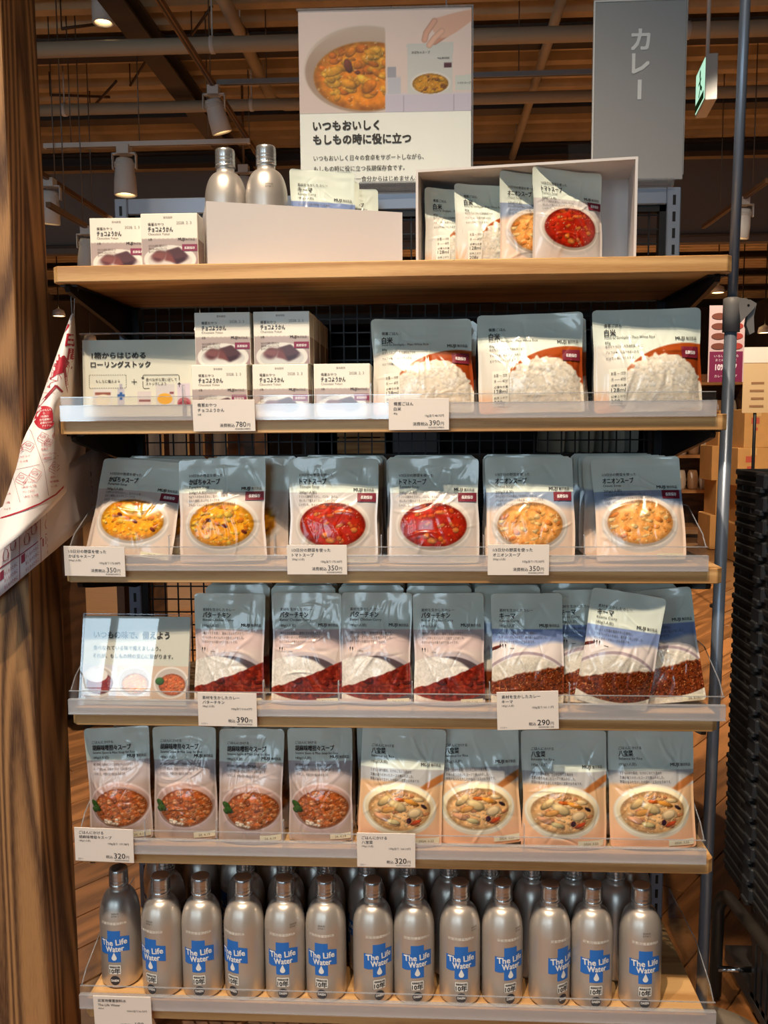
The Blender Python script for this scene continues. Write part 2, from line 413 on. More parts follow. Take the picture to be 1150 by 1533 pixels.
def paint_pouch(kind, u, v, w, h):
    """u 0..1 left to right, v 0..1 top to bottom -> sRGB 0..255"""
    x = u * w; y = v * h; n = len(u)
    img = np.tile(np.asarray(BASE, float), (n, 1))
    def rice_tex(c): 
        f = vnoise(x * 420, y * 420, 4) * 0.6 + vnoise(x * 900, y * 900, 5) * 0.4
        return np.asarray(c, float)[None, :] * (0.84 + 0.20 * f)[:, None]
    if kind in ('tomato', 'pumpkin', 'onion'):
        z2 = {'tomato': (196, 192, 192), 'pumpkin': (206, 196, 190), 'onion': (140, 156, 182)}[kind]
        z3 = {'tomato': (206, 196, 190), 'pumpkin': (212, 194, 182), 'onion': (226, 202, 184)}[kind]
        img = over(img, sstep(0.325, 0.33, v), z2)
        img = over(img, sstep(0.45, 0.54, v + 0.03 * np.sin(u * 3)), z3)
        img = bowl(img, x, y, 0.5 * w, 0.635 * h, 0.415 * w, 0.255 * h, (224, 218, 212), (186, 174, 164), (192, 186, 182))
        b, dk, lp = {'tomato': ((180, 42, 16), (132, 20, 8), [(206, 84, 30), (214, 120, 46), (190, 58, 22), (204, 130, 60), (160, 34, 14), (210, 100, 40)]),
                     'pumpkin': ((222, 156, 34), (200, 122, 16), [(220, 140, 24), (228, 170, 46), (206, 118, 20), (208, 176, 66), (230, 178, 62), (214, 108, 24)]),
                     'onion': ((222, 160, 92), (206, 138, 68), [(220, 136, 60), (232, 192, 126), (214, 122, 48), (228, 178, 104), (232, 200, 140)])}[kind]
        img = soup_fill(img, x, y, 0.5 * w, 0.64 * h, 0.365 * w, 0.212 * h, b, dk, lp, {'tomato': 3, 'pumpkin': 5, 'onion': 8}[kind], 60 if kind == 'pumpkin' else 42, None, 0.03, 0.105)
        if kind == 'pumpkin':
            for (a, c2) in ((0.36, 0.60), (0.76, 0.72), (0.55, 0.66)): img = lump(img, x, y, a * w, c2 * h, 0.035 * w, 0.018 * h, (104, 36, 20), 0.5)
    elif kind == 'butter':
        img = over(img, sstep(0.325, 0.33, v), (206, 184, 182))
        img = over(img, sstep(0.46, 0.56, v), (210, 194, 188))
        m, d = emask(x, y, 0.5 * w, 0.93 * h, 0.66 * w, 0.405 * h, 0.015); img = over(img, m, (186, 174, 178))
        m, d = emask(x, y, 0.5 * w, 0.935 * h, 0.62 * w, 0.375 * h, 0.015); img = over(img, m, (84, 72, 78))
        m, d = emask(x, y, 0.34 * w, 0.80 * h, 0.52 * w, 0.235 * h, 0.04); img = over(img, m, rice_tex((236, 230, 222)))
        edge = 0.845 - 0.25 * u + 0.03 * fbm(u * 9, v * 9, 2)
        mc, _ = emask(x, y, 0.5 * w, 0.90 * h, 0.62 * w, 0.34 * h, 0.02)
        m = sstep(0.0, 0.012, v - edge) * sstep(0.965, 0.955, v + 0.06 * (u - 0.5) ** 2 * 4)
        f = fbm(x * 160, y * 160, 7, 3)
        img = over(img, sstep(0.95, 0.96, v), (206, 194, 194))
        img = over(img, m, np.asarray((72, 14, 8), float)[None, :] + f[:, None] * np.asarray((94, 36, 22), float)[None, :])
        rg = random.Random(5)
        for k in range(16): img = lump(img, x, y, rg.uniform(0.25, 0.98) * w, rg.uniform(0.72, 0.93) * h, rg.uniform(0.05, 0.10) * w, rg.uniform(0.02, 0.04) * h, rg.choice([(124, 34, 20), (104, 22, 12), (138, 46, 28)]), rg.uniform(-.5, .5), m, 0.35)
        img = over(img, m * sstep(0.74, 0.82, vnoise(x * 260, y * 260, 11)) * 0.35, (206, 96, 70))
    elif kind == 'keema':
        img = over(img, sstep(0.312, 0.317, v), (128, 148, 194))
        img = over(img, sstep(0.42, 0.47, v + 0.02 * np.sin(u * 9)), (230, 218, 214))
        m, d = emask(x, y, 0.5 * w, 0.93 * h, 0.68 * w, 0.425 * h, 0.010); img = over(img, m, (170, 152, 160))
        m, d = emask(x, y, 0.5 * w, 0.935 * h, 0.66 * w, 0.405 * h, 0.010); img = over(img, m, (224, 216, 212))
        m, d = emask(x, y, 0.5 * w, 0.87 * h, 0.6 * w, 0.325 * h, 0.03); img = over(img, m, rice_tex((228, 220, 206)))
        edge = 0.64 + 0.14 * (1 - u) ** 2 + 0.04 * fbm(u * 14, v * 14, 2) - 0.02
        m = sstep(0.0, 0.02, v - edge) * sstep(0.955, 0.945, v + 0.06 * (u - 0.5) ** 2 * 4)
        f = fbm(x * 420, y * 420, 7, 2)
        img = over(img, m, np.asarray((44, 14, 4), float)[None, :] + f[:, None] * np.asarray((116, 56, 26), float)[None, :])
        img = over(img, m * sstep(0.80, 0.9, vnoise(x * 560, y * 560, 11)) * 0.75, (220, 150, 92))
        img = lump(img, x, y, 0.06 * w, 0.485 * h, 0.10 * w, 0.014 * h, (100, 34, 20), -0.45)
    elif kind == 'sesame':
        img = over(img, sstep(0.29, 0.295, v), (186, 174, 176))
        img = over(img, sstep(0.43, 0.52, v), (176, 156, 148))
        img = bowl(img, x, y, 0.52 * w, 0.675 * h, 0.47 * w, 0.205 * h, (206, 184, 182), (150, 122, 114), (178, 158, 158))
        m0, _ = emask(x, y, 0.54 * w, 0.695 * h, 0.40 * w, 0.165 * h, 0.03)
        img = soup_fill(img, x, y, 0.54 * w, 0.695 * h, 0.40 * w, 0.165 * h, (186, 100, 48), (136, 60, 22), [(200, 126, 76), (166, 90, 48), (216, 152, 106), (134, 68, 32), (190, 108, 60)], 4, 150, None, 0.05, 0.095)
        for (a, c2, r) in ((0.13, 0.665, 0.075), (0.17, 0.70, 0.075), (0.12, 0.72, 0.05)): img = lump(img, x, y, a * w, c2 * h, r * w, r * 0.65 * w, (48, 82, 34), 0.4)
        for k in range(16):
            rg = random.Random(k); img = lump(img, x, y, rg.uniform(0.25, 0.5) * w, rg.uniform(0.80, 0.845) * h, 0.03 * w, 0.012 * h, (226, 206, 186), rg.uniform(-1, 1), m0)
    elif kind == 'happosai':
        img = over(img, sstep(0.343, 0.348, v), (178, 178, 180))
        img = over(img, sstep(0.44, 0.485, v + 0.02 * np.sin(u * 6)), (230, 186, 142))
        img = over(img, sstep(0.60, 1.0, v) * 0.8, (226, 172, 142))
        img = over(img, emask(x, y, 0.9 * w, 0.44 * h, 0.24 * w, 0.03 * h, 0.3, -0.5)[0], (176, 110, 60))
        img = bowl(img, x, y, 0.48 * w, 0.665 * h, 0.43 * w, 0.21 * h, (232, 228, 212), (214, 200, 168), (210, 204, 188))
        m0, _ = emask(x, y, 0.48 * w, 0.68 * h, 0.37 * w, 0.175 * h, 0.03)
        img = soup_fill(img, x, y, 0.48 * w, 0.68 * h, 0.37 * w, 0.175 * h, (228, 184, 128), (202, 146, 90), [(230, 192, 144), (212, 156, 106), (222, 176, 128), (196, 124, 80)], 6, 70, None, 0.04, 0.10)
        for (a, b2, rx, ry, c, r) in ((0.30, 0.66, 0.10, 0.035, (232, 196, 134), -0.7), (0.46, 0.70, 0.11, 0.045, (234, 204, 146), 0.4), (0.50, 0.645, 0.08, 0.018, (216, 104, 34), 0.1),
                                   (0.62, 0.665, 0.10, 0.022, (228, 152, 62), 0.35), (0.66, 0.755, 0.085, 0.045, (236, 206, 160), -0.3), (0.35, 0.735, 0.09, 0.03, (222, 158, 82), -0.3),
                                   (0.77, 0.70, 0.045, 0.016, (50, 34, 40), 0.6), (0.60, 0.82, 0.03, 0.03, (56, 30, 50), 0.2), (0.28, 0.80, 0.10, 0.03, (214, 156, 116), 0.3),
                                   (0.42, 0.835, 0.08, 0.025, (206, 188, 136), 0.2), (0.68, 0.835, 0.07, 0.02, (196, 74, 40), -0.4), (0.70, 0.64, 0.07, 0.02, (234, 200, 146), 0.2)):
            img = lump(img, x, y, a * w, (b2 - 0.055) * h, rx * w, ry * w * 1.25, c, r, m0)
    elif kind == 'rice':
        m, d = emask(x, y, 0.86 * w, 1.02 * h, 0.76 * w, 0.68 * h, 0.010); img = over(img, m, (166, 74, 26))
        m, d = emask(x, y, 0.84 * w, 1.04 * h, 0.74 * w, 0.62 * h, 0.03); img = over(img, m * 0.6, (140, 52, 16))
        f = fbm(x * 150, y * 190, 4, 3)
        m, d = emask(x, y, 0.60 * w, 1.04 * h, 0.48 * w, 0.60 * h, 0.05); d2 = d + 0.10 * (vnoise(x * 200, y * 200, 3) - 0.5)
        m = 1 - sstep(0.96, 1.0, d2)
        img = over(img, m, np.asarray((240, 230, 212), float)[None, :] * (0.84 + 0.20 * f)[:, None])
        rg = random.Random(3)
        for k in range(210):
            a = rg.uniform(0, PI); r = math.sqrt(rg.uniform(0, 1))
            img = lump(img, x, y, (0.60 + 0.46 * r * math.cos(a)) * w, (1.03 - 0.57 * r * math.sin(a)) * h, 0.032 * w, 0.015 * w, rg.choice([(246, 240, 228), (240, 230, 212), (248, 244, 236)]), rg.uniform(-1.5, 1.5), m * 0.8, 0.10, 0.10)
        img = over(img, sstep(0.33, 0.38, v) * (1 - sstep(0.10, 0.45, u)) * (1 - m) * 0.7, (214, 204, 194))
        img = over(img, sstep(0.72, 0.95, v) * (1 - sstep(0.1, 0.3, u)), (222, 168, 126))
    return img

PTEXT = {
 'tomato': ('1/3日分の野菜を使った', 'トマトスープ', 'Tomato Soup', '200g(1人前)', ('トマトの酸味を生かし、バジル、タイム、', 'オレガノで香りよく仕上げたスープです。', 'じゃがいも、キャベツなど5種の具材を合わせました。')),
 'pumpkin': ('1/3日分の野菜を使った', 'かぼちゃスープ', 'Pumpkin Soup', '200g(1人前)', ('かぼちゃの甘みを生かし、生クリームを', '加えて濃厚に仕上げたスープです。', '玉ねぎ、にんじんなど10種の具材を合わせました。')),
 'onion': ('1/3日分の野菜を使った', 'オニオンスープ', 'Onion Soup', '200g(1人前)', ('炒め玉ねぎの甘みや香ばしさを生かし、バターと', 'パルメザンチーズでコクのある味に仕上げたスープです。', '玉ねぎ、グリーンピースなど6種の具材を合わせました。')),
 'butter': ('素材を生かしたカレー', 'バターチキン', 'Butter Chicken Curry', '180g(1人前)', ('3種のトマトを使い、酸味と甘みを引き立て、', 'ギー(バターオイル)でコクを仕上げました。', 'カスリメティの香りがアクセントです。')),
 'keema': ('素材を生かしたカレー', 'キーマ', 'Keema Curry', '180g(1人前)', ('にんにくと生姜の風味がきいた鶏肉に、', 'トマトヨーグルトを加え、香り高く仕上げました。', 'インドのキーマカレーがお手本です。')),
 'sesame': ('ごはんにかける', '胡麻味噌担々スープ', 'Sesame Sauce & Miso Soup for Rice', '180g(1人前)', ('練り胡麻と白胡麻のコクと豆板醤の辛みをきかせた', 'スープで煮込み、花椒(ホワジャン)油の香りを', 'つけました。中国の担々麺がお手本です。')),
 'happosai': ('ごはんにかける', '八宝菜', 'Babaocai for Rice', '195g(1人前)', ('うずらの卵や豚肉、たけのこなどの具材を', '生姜の香りのきいたスープで煮込みました。', '野菜の旨みを生かした中国の八宝菜がお手本です。')),
 'rice': ('備蓄ごはん', '白米', 'Food to Stockpile - Plain White Rice', '80g', ('炊きたてのごはんを急速乾燥させた', 'アルファ米。お湯や水を入れる', 'だけで手軽につくれます。')),
}
DIM = {'tomato': (0.148, 0.172), 'pumpkin': (0.146, 0.172), 'onion': (0.144, 0.172), 'butter': (0.119, 0.186), 'keema': (0.119, 0.188),
       'sesame': (0.113, 0.198), 'happosai': (0.141, 0.198), 'rice': (0.166, 0.158)}
INK = (44, 42, 44)
FILM = vcol_mat('printed_film', rough=0.24, spec=0.55, coat=0.6)
FILM.node_tree.nodes['Principled BSDF'].inputs['Coat Roughness'].default_value = 0.07
FILM_BACK = mat('pouch_film_plain', BASE, 0.27, 0, 0.5, 0.25)
_pm = {}
def pouch_surface(kind, seed, nx, nz):
    w, h = DIM[kind]; rg = random.Random(seed * 31 + len(kind))
    U = np.linspace(-1, 1, nx); Vv = np.linspace(0, 1, nz)
    u, v = np.meshgrid(U, Vv); r = 0.007
    zz = v * h
    dtop = np.clip((zz - (h - r)) / r, 0, 1); dbot = np.clip((r - zz) / r, 0, 1)
    hw = w / 2 - r * (1 - np.sqrt(1 - np.clip(np.maximum(dtop, dbot), 0, 1) ** 2))
    waist = rg.uniform(0.012, 0.04); ph = rg.uniform(0.4, 0.62)
    hw = hw * (1 - waist * np.exp(-((v - ph) / 0.18) ** 2))
    x = u * hw + 0.004 * rg.uniform(-1, 1) * np.sin(v * 3.0) * (1 - v)
    thick = {'rice': 0.024, 'butter': 0.015, 'keema': 0.015}.get(kind, 0.018)
    T = thick * (0.55 + 0.45 * np.sin(np.clip(v / 0.3, 0, 1) * PI / 2)) * (1 - sstep(0.36, 0.84, v))
    uu = np.clip(np.abs(u) / 0.94, 0, 1)
    S = (1 - uu ** 2.6) ** 0.85
    y = T * S
    msk = S ** 0.5 * (1 - sstep(0.90, 0.95, v)) * sstep(0, 0.03, v)
    # film creases: short ridges, denser where the fill ends, plus soft dents
    for k in range(34):
        cx = rg.uniform(-0.45, 0.45) * w; cz = (rg.gauss(0.55, 0.2) if k < 20 else rg.uniform(0.08, 0.88)) * h
        a = rg.uniform(0, PI) if k % 3 else rg.uniform(1.0, 2.1); L = rg.uniform(0.008, 0.034); wd = rg.uniform(0.0016, 0.0042)
        amp = rg.uniform(0.0004, 0.0013) * rg.choice((-1, 1, 1)) * (1.45 if cz < 0.60 * h else 0.75)
        dx = x - cx; dz = zz - cz; t = dx * math.cos(a) + dz * math.sin(a); d = -dx * math.sin(a) + dz * math.cos(a) + 10 * t * t * rg.uniform(-1, 1)
        y = y + amp * np.exp(-(d / wd) ** 2) * np.exp(-(t / L) ** 2) * msk
    y = y + 0.004 * (fbm(x / w * 3 + seed, zz / w * 3, seed, 2) - 0.5) * msk
    y = y + rg.uniform(-0.006, 0.006) * sstep(0.6, 1, v) * u + rg.uniform(-0.004, 0.006) * sstep(0.62, 1, v) * (1 - u * u) + 0.0012 * np.sin(u * 6 + seed) * sstep(0.8, 1, v)
    return x, y, zz, hw
def pouch_kind(kind, seed):
    """returns list of (partname, mesh) shared by all pouches of that kind and crumple"""
    key = (kind, seed)
    if key in _pm: return _pm[key]
    w, h = DIM[kind]; nx, nz = 112, int(112 * h / w)
    x, y, zz, hw = pouch_surface(kind, seed, nx, nz)
    u = np.linspace(-1, 1, nx)[None, :] * np.ones((nz, 1))
    cols = linA(paint_pouch(kind, (x / w + 0.5).ravel(), 1 - (zz / h).ravel(), w, h))
    # back sheet, coarse, sharing the outline
    bi = np.linspace(0, nx - 1, 13).astype(int); bj = np.unique(np.concatenate([np.linspace(0, nz - 1, 13).astype(int), [1, 2, 3, nz - 4, nz - 3, nz - 2]]))
    bx = x[np.ix_(bj, bi)]; bz = zz[np.ix_(bj, bi)]; by = np.minimum(-0.75 * np.clip(y[np.ix_(bj, bi)], 0, 1), y[np.ix_(bj, bi)] - 0.0018)
    by[:, 0] = y[bj, 0]; by[:, -1] = y[bj, -1]; by[-1, :] = y[-1, bi]
    V = np.stack([x.ravel(), -y.ravel(), zz.ravel()], 1)
    BV = np.stack([bx.ravel(), -by.ravel() + 0.0004, bz.ravel()], 1); n2 = len(bi)
    i = np.arange(len(bj) - 1)[:, None] * n2 + np.arange(n2 - 1)[None, :]
    BF = np.stack([i, i + n2, i + n2 + 1, i + 1], -1).reshape(-1, 4)
    # gusset under the pouch joins front and back
    BC = np.tile(linA(np.asarray(BASE, float)), (len(BV), 1))
    body = grid_mesh('pouch_' + kind, V, nx, nz, FILM, cols, True, (BV, BF, BC))
    def conform(px, pz, lift):
        fz = np.clip(pz / h, 0, 0.9999) * (nz - 1); j = fz.astype(int); tz = fz - j
        hh = hw[j, 0] * (1 - tz) + hw[np.minimum(j + 1, nz - 1), 0] * tz
        off = x[j, nx // 2]
        fu = np.clip(((px - off) / hh + 1) / 2, 0, 0.9999) * (nx - 1); k = fu.astype(int); tu = fu - k
        k1 = np.minimum(k + 1, nx - 1); j1 = np.minimum(j + 1, nz - 1)
        yy = (y[j, k] * (1 - tu) + y[j, k1] * tu) * (1 - tz) + (y[j1, k] * (1 - tu) + y[j1, k1] * tu) * tz
        return np.stack([px, -yy - lift - 0.0009, pz], 1)
    def X(a): return (a - 0.5) * w
    def Z(b): return (1 - b) * h
    t = PTEXT[kind]; P = Print(); parts = [('pouch_body', body)]
    D_ = lambda d: h - d
    # baselines in metres below the top edge: small line, title, english, weight, brand, body text, line pitch
    lay = {'tomato': (.0300, .0425, .0490, .0585, .0540, .0650, .0068), 'butter': (.0300, .0410, .0472, .0567, .0560, .0690, .0070), 'keema': (.0300, .0412, .0474, .0556, .0556, .0668, .0070),
           'sesame': (.0270, .0392, .0460, .0548, .0530, .0660, .0078), 'happosai': (.0335, .0445, .0508, .0600, .0620, .0735, .0070), 'rice': (.0262, .0400, .0448, .0530, .0490, .0590, .0095)}
    sm, ti, en, wt, br, bo, pi_ = lay['tomato' if kind in ('pumpkin', 'onion') else kind]
    xl = X(.105 if kind == 'rice' else .12)
    tw = {'tomato': .30, 'pumpkin': .35, 'onion': .35, 'butter': .40, 'keema': .22, 'sesame': .60, 'happosai': .165, 'rice': .105}[kind] * w
    ew = {'sesame': .66 * w, 'happosai': .27 * w, 'rice': .46 * w}.get(kind)
    P.text(t[0], xl, D_(sm), .0056, INK, .006); P.text(t[1], xl, D_(ti), .0108 if kind != 'rice' else .0118, INK, .015, fit=tw)
    P.text(t[2], xl, D_(en), .0060, INK, 0, fit=ew); P.text(t[3], xl, D_(wt), .0058, INK, .005)
    xr = X(.95) - .0165
    P.text('MUJI', xr - .0165, D_(br), .0072, INK, .018, fit=.0142); P.text('無印良品', xr, D_(br), .0056, INK, .006, fit=.0165)
    k_ = {'onion': .0030, 'butter': .0034, 'keema': .0034, 'sesame': .0031, 'happosai': .0036}.get(kind, .0034)
    for k, q in enumerate(t[4]): P.text(q, xl, D_(bo + pi_ * k), .0050, (70, 68, 72), .002, fit=len(q) * k_)
    bd = None
    if kind in ('butter', 'keema'):
        zs = D_(.094 if kind == 'butter' else .0865)
        for k in range(3):
            c_ = INK if k < 2 or kind == 'keema' else (190, 170, 170)
            P.ellipse(X(.13 + .035 * k), zs + .0015, .0010, .0022, c_, 10); P.line([(X(.13 + .035 * k), zs), (X(.13 + .035 * k), zs - .0028)], .0006, c_)
        P.line([(X(.26), zs - .003), (X(.32), zs - .003)], .0008, INK)
    elif kind == 'rice': bd = (X(.79), X(.965), D_(.0775), D_(.0600))
    elif kind not in ('sesame', 'happosai'): bd = (X(.77), X(.975), D_(.0715), D_(.0570))
    lm = P.mesh('lettering_' + kind, conform, sub=0.003)
    parts.append(('lettering', lm))
    if bd:
        B = Print(); B.rect(*bd[:2], *bd[2:], (118, 20, 44), 8, 4, 0)
        B.text('長期保存', (bd[0] + bd[1]) / 2, bd[2] + (bd[3] - bd[2]) * .33, .0062, (245, 236, 236), .015, 'C', fit=(bd[1] - bd[0]) * .62, layer=2)
        parts.append(('badge', B.mesh('badge_' + kind, conform, sub=0.003)))
    if kind == 'rice':
        B = Print(); B.rect(X(.12), X(.27), Z(.93), Z(.585), (226, 222, 208), 6, 10, 0)
        for s, zz2, sz in (('お湯 — 15分', .645, .006), ('水 —— 60分', .70, .006), ('必要な水量', .755, .0042), ('128ml', .808, .0088), ('出来上がり', .86, .0042), ('208g', .913, .0085)):
            B.text(s, X(.135), Z(zz2), sz, INK, .004, fit=.12 * w if '—' in s else None, layer=2)
        parts.append(('preparation_label', B.mesh('preparation_label', conform)))
    D = Print(); dz = .93 if kind in ('sesame', 'happosai') else .955
    D.rect(X(.66), X(.97), Z(dz + .04), Z(dz - .012), (222, 218, 196), 6, 2, 0)
    D.text({'sesame': '24. 4.19', 'happosai': '2024. 3.22', 'butter': '24. 1.16'}.get(kind, '24. 5.10'), X(.815), Z(dz + .026), .006, (120, 112, 100), 0, 'C', layer=2)
    parts.append(('date_sticker', D.mesh('date_sticker_' + kind, conform)))
    _pm[key] = parts; return parts
CATS = {'rice': 'rice pouch', 'tomato': 'soup pouch', 'pumpkin': 'soup pouch', 'onion': 'soup pouch', 'butter': 'curry pouch', 'keema': 'curry pouch', 'sesame': 'soup pouch', 'happosai': 'food pouch'}
def pouch(kind, seed, x, y, z, label, lean=12, yaw=0, roll=0, group=None, sc=1.0):
    o = thing({'rice': 'rice_pouch', 'butter': 'curry_pouch', 'keema': 'curry_pouch', 'happosai': 'stew_pouch'}.get(kind, 'soup_pouch'), label, CATS[kind], (x, y, z + sc * (DIM[kind][0] / 2 * abs(math.sin(math.radians(roll))) + 0.0075 * math.sin(math.radians(max(lean, 0))))),
              (math.radians(-lean), math.radians(roll), math.radians(yaw)), group)
    o.scale = (sc, sc, sc)
    for n, me in pouch_kind(kind, seed): link(n, me, o)
    return o
_plain = {}
def plain_mesh(kind, seed):
    key = (kind, seed)
    if key in _plain: return _plain[key]
    w, h = DIM[kind]; nx, nz = 26, 30
    x, y, zz, hw = pouch_surface(kind, seed + 50, nx, nz)
    cols = linA(paint_pouch(kind, (x / w + 0.5).ravel(), 1 - (zz / h).ravel(), w, h))
    V = np.stack([x.ravel(), -y.ravel(), zz.ravel()], 1)
    yb = np.minimum(-0.7 * np.clip(y, 0, 1), y - 0.0008); yb[:, 0] = y[:, 0]; yb[:, -1] = y[:, -1]; yb[-1] = y[-1]
    BV = np.stack([x.ravel(), -yb.ravel() + 0.0004, zz.ravel()], 1)
    i = np.arange(nz - 1)[:, None] * nx + np.arange(nx - 1)[None, :]
    BF = np.stack([i, i + nx, i + nx + 1, i + 1], -1).reshape(-1, 4)
    me = grid_mesh('pouch_plain_' + kind, V, nx, nz, FILM, cols, True, (BV, BF, np.tile(linA(np.asarray(BASE, float)), (len(BV), 1))))
    _plain[key] = me; return me
def back_pouch(kind, x, y, z, label, group, lean=10, yaw=0, roll=0, sc=1.0, zs=1.0):
    o = link({'rice': 'rice_pouch', 'butter': 'curry_pouch', 'keema': 'curry_pouch', 'happosai': 'stew_pouch'}.get(kind, 'soup_pouch'), plain_mesh(kind, random.randint(0, 2)), None, (x, y, z + DIM[kind][0] / 2 * abs(math.sin(math.radians(roll))) + 0.0075 * math.sin(math.radians(max(lean, 0)))),
             (math.radians(-lean), math.radians(roll), math.radians(yaw)))
    o.scale = (sc, 1.0, zs)
    return tag(o, label, CATS[kind], group)
# ================================================================== THE SETTING
OAK = wood('oak_board', (178, 130, 78), (216, 172, 116), (0.9, 14, 14), rings=5, scale=1.2, rough=0.42, bump=0.08, fine=1.4)
OAK_F = wood('floor_oak', (118, 74, 38), (164, 106, 58), (1.2, 9, 9), rings=5, scale=1.0, rough=0.38, bump=0.1, per_object=True)
FLOOR_FAR = noisy(mat('floor_far', (138, 96, 58), 0.4), 6, 0.18, 0, (1, 6, 1))
COLWOOD = wood('column_wood', (80, 50, 28), (172, 126, 80), (9.0, 9.0, 0.62), rings=15, scale=1.0, rough=0.6, bump=0.35, fine=2.6)
DECK = noisy(mat('deck_dark', (62, 62, 64), 0.8), 3, 0.15)
TAN = noisy(mat('rib_tan', (200, 176, 138), 0.7), 4, 0.15)  # tan carries the warm bounce light seen on the rib undersides
DARKSTEEL = mat('dark_steel', (74, 64, 56), 0.6)
GREYWALL = noisy(mat('bulkhead_grey', (126, 120, 116), 0.9), 1.2, 0.08)
WALLMAT = noisy(mat('wall_plaster', (120, 108, 96), 0.9), 2, 0.06)
FARWALL = noisy(mat('far_wall', (70, 56, 44), 0.9), 2, 0.15)
WHITEMET = mat('white_metal', (226, 224, 220), 0.45)
PIPEMAT = mat('pipe_paint', (184, 170, 146), 0.55)
BLACK = mat('black_steel', (28, 28, 30), 0.42, 0.3)
BLUEGREY = mat('grey_blue_steel', (132, 144, 164), 0.38, 0.35)

CEIL = 4.45
# floor: base plus planks laid on the bias near the display
fl = struct(MB().box(-9, 9, -7, 26, -0.1, -0.004).build('floor', FLOOR_FAR))
plank_me = MB().rbox(-0.45, 0.45, -0.059, 0.059, -0.02, 0.0, 0.0015, 1).mesh('plank', OAK_F)
ang = math.radians(52); ca, sa = math.cos(ang), math.sin(ang); cnt = 0
for r in range(-60, 60):
    for c in range(-12, 12):
        lx = c * 0.903 + (r % 3) * 0.301; ly = r * 0.12
        X = lx * ca - ly * sa; Y = lx * sa + ly * ca + 1.5
        if -1.5 < X < 2.2 and 0.2 < Y < 4.9 and cnt < 300:
            vis = X - 0.07 > 0.36 * (Y + 1.36) - 0.75 or X < -0.1 or Y < 3.2
            if vis: link('plank', plank_me, fl, (X, Y, 0), (0, 0, ang)); cnt += 1
# ceiling deck and ribs
ce = struct(MB().box(-9, 9, -7, 26, CEIL, CEIL + 0.1).build('ceiling', DECK))
rib_me = MB().prism([(-0.085, 0.0), (0.085, 0.0), (0.05, -0.075), (-0.05, -0.075)], -9, 9, 'x').mesh('rib', TAN)
y = 2.2
while y < 22:
    if not 9.2 < y < 9.7: link('rib', rib_me, ce, (0, y, CEIL))
    y += 0.30
purlin_me = MB().box(-9, 9, -0.09, 0.09, -0.02, 0).box(-9, 9, -0.012, 0.012, -0.12, 0).box(-9, 9, -0.09, 0.09, -0.13, -0.12).mesh('purlin', DARKSTEEL)
for y in (3.05, 4.55, 6.05, 7.55, 9.05, 11.5, 13.5, 15.5, 17.5, 19.5): link('purlin', purlin_me, ce, (0, y, CEIL - 0.06))
# hanging bulkhead, then the far hall
b = struct(MB().box(-9, 9, 9.4, 9.55, 3.34, CEIL).build('wall_bulkhead', GREYWALL))
MB().tube([(-9, 9.36, 3.42), (9, 9.36, 3.42)], 0.02, 6).build('cable_pipe', mat('cable_grey', (96, 92, 88), 0.5), b)
MB().box(-9, 9, 9.25, 9.4, 4.3, 4.4).build('ledge_beam', TAN, b)
struct(MB().box(-9, 9, 24.0, 24.1, 0, CEIL).build('wall_back', FARWALL))
struct(MB().box(-9.1, -9, WALL_F, 26, 0, CEIL).build('wall_left', WALLMAT))
struct(MB().box(9, 9.1, WALL_F, 26, 0, CEIL).build('wall_right', WALLMAT))
# window wall behind the viewer
wf = MB(); xs = [-9.0] + [q for ab in WIN for q in ab] + [9.0]
for i in range(0, len(xs), 2): wf.box(xs[i], xs[i + 1], WALL_F - 0.15, WALL_F, 0, CEIL)
for (a, c) in WIN: wf.box(a, c, WALL_F - 0.15, WALL_F, 0, WIN_Z[0]).box(a, c, WALL_F - 0.15, WALL_F, WIN_Z[1], CEIL)
struct(wf.build('wall_front', WALLMAT))
for i, (a, c) in enumerate(WIN):
    w_ = struct(link('window_%d' % (i + 1), None, None, ((a + c) / 2, WALL_F, WIN_Z[0])))
    hw_ = (c - a) / 2; H_ = WIN_Z[1] - WIN_Z[0]; fr = MB()
    for x in (-hw_, -hw_ / 3 - 0.03, hw_ / 3 - 0.03, hw_ - 0.06): fr.box(x, x + 0.06, 0.0, 0.05, 0, H_)
    for z in (0, H_ * 0.62, H_ - 0.06): fr.box(-hw_, hw_, 0.005, 0.045, z, z + 0.06)
    fr.build('window_frame', BLACK, w_)

# ---- timber column at the left
cx0 = -0.574
colm = struct(MB().rbox(cx0 - 0.46, cx0, -0.035, 0.090, -0.004, CEIL, 0.004, 2).build('wall_column', COLWOOD))

# ================================================================== OVERHEAD BACKGROUND THINGS
PIPE_Y = []
def pipe_x(px, py, z, x0, x1, r, label, m=PIPEMAT, name='overhead_pipe', cat='pipe'):
    p = atZ(px, py, z)
    t = thing(name, label, cat, (0, p.y, z)); PIPE_Y.append(p.y)
    MB().tube([(x0, 0, 0), (x1, 0, 0)], r, 12).build('run', m, t)
    hg = MB()
    k = x0 + 0.4
    while k < x1:
        MB().tube([(k, 0, r * 0.8), (k, 0, CEIL - z)], 0.007, 5).build('hanger_rod', WHITEMET, t)
        MB().lathe([(r + 0.006, -0.015), (r + 0.006, 0.015), (r * 0.8, 0.015), (r * 0.8, -0.015), (r + 0.006, -0.015)], 12).build('clamp', WHITEMET, t, (k, 0, 0), (0, PI / 2, 0))
        k += 1.7
    return t
pipe_x(230, 70, 3.95, -7, 7, 0.055, 'thick cream pipe on hanger rods running across beneath the dark roof deck')
pipe_x(230, 161, 4.03, -7, 7, 0.05, 'slimmer tan pipe crossing the roof behind the thick cream pipe')
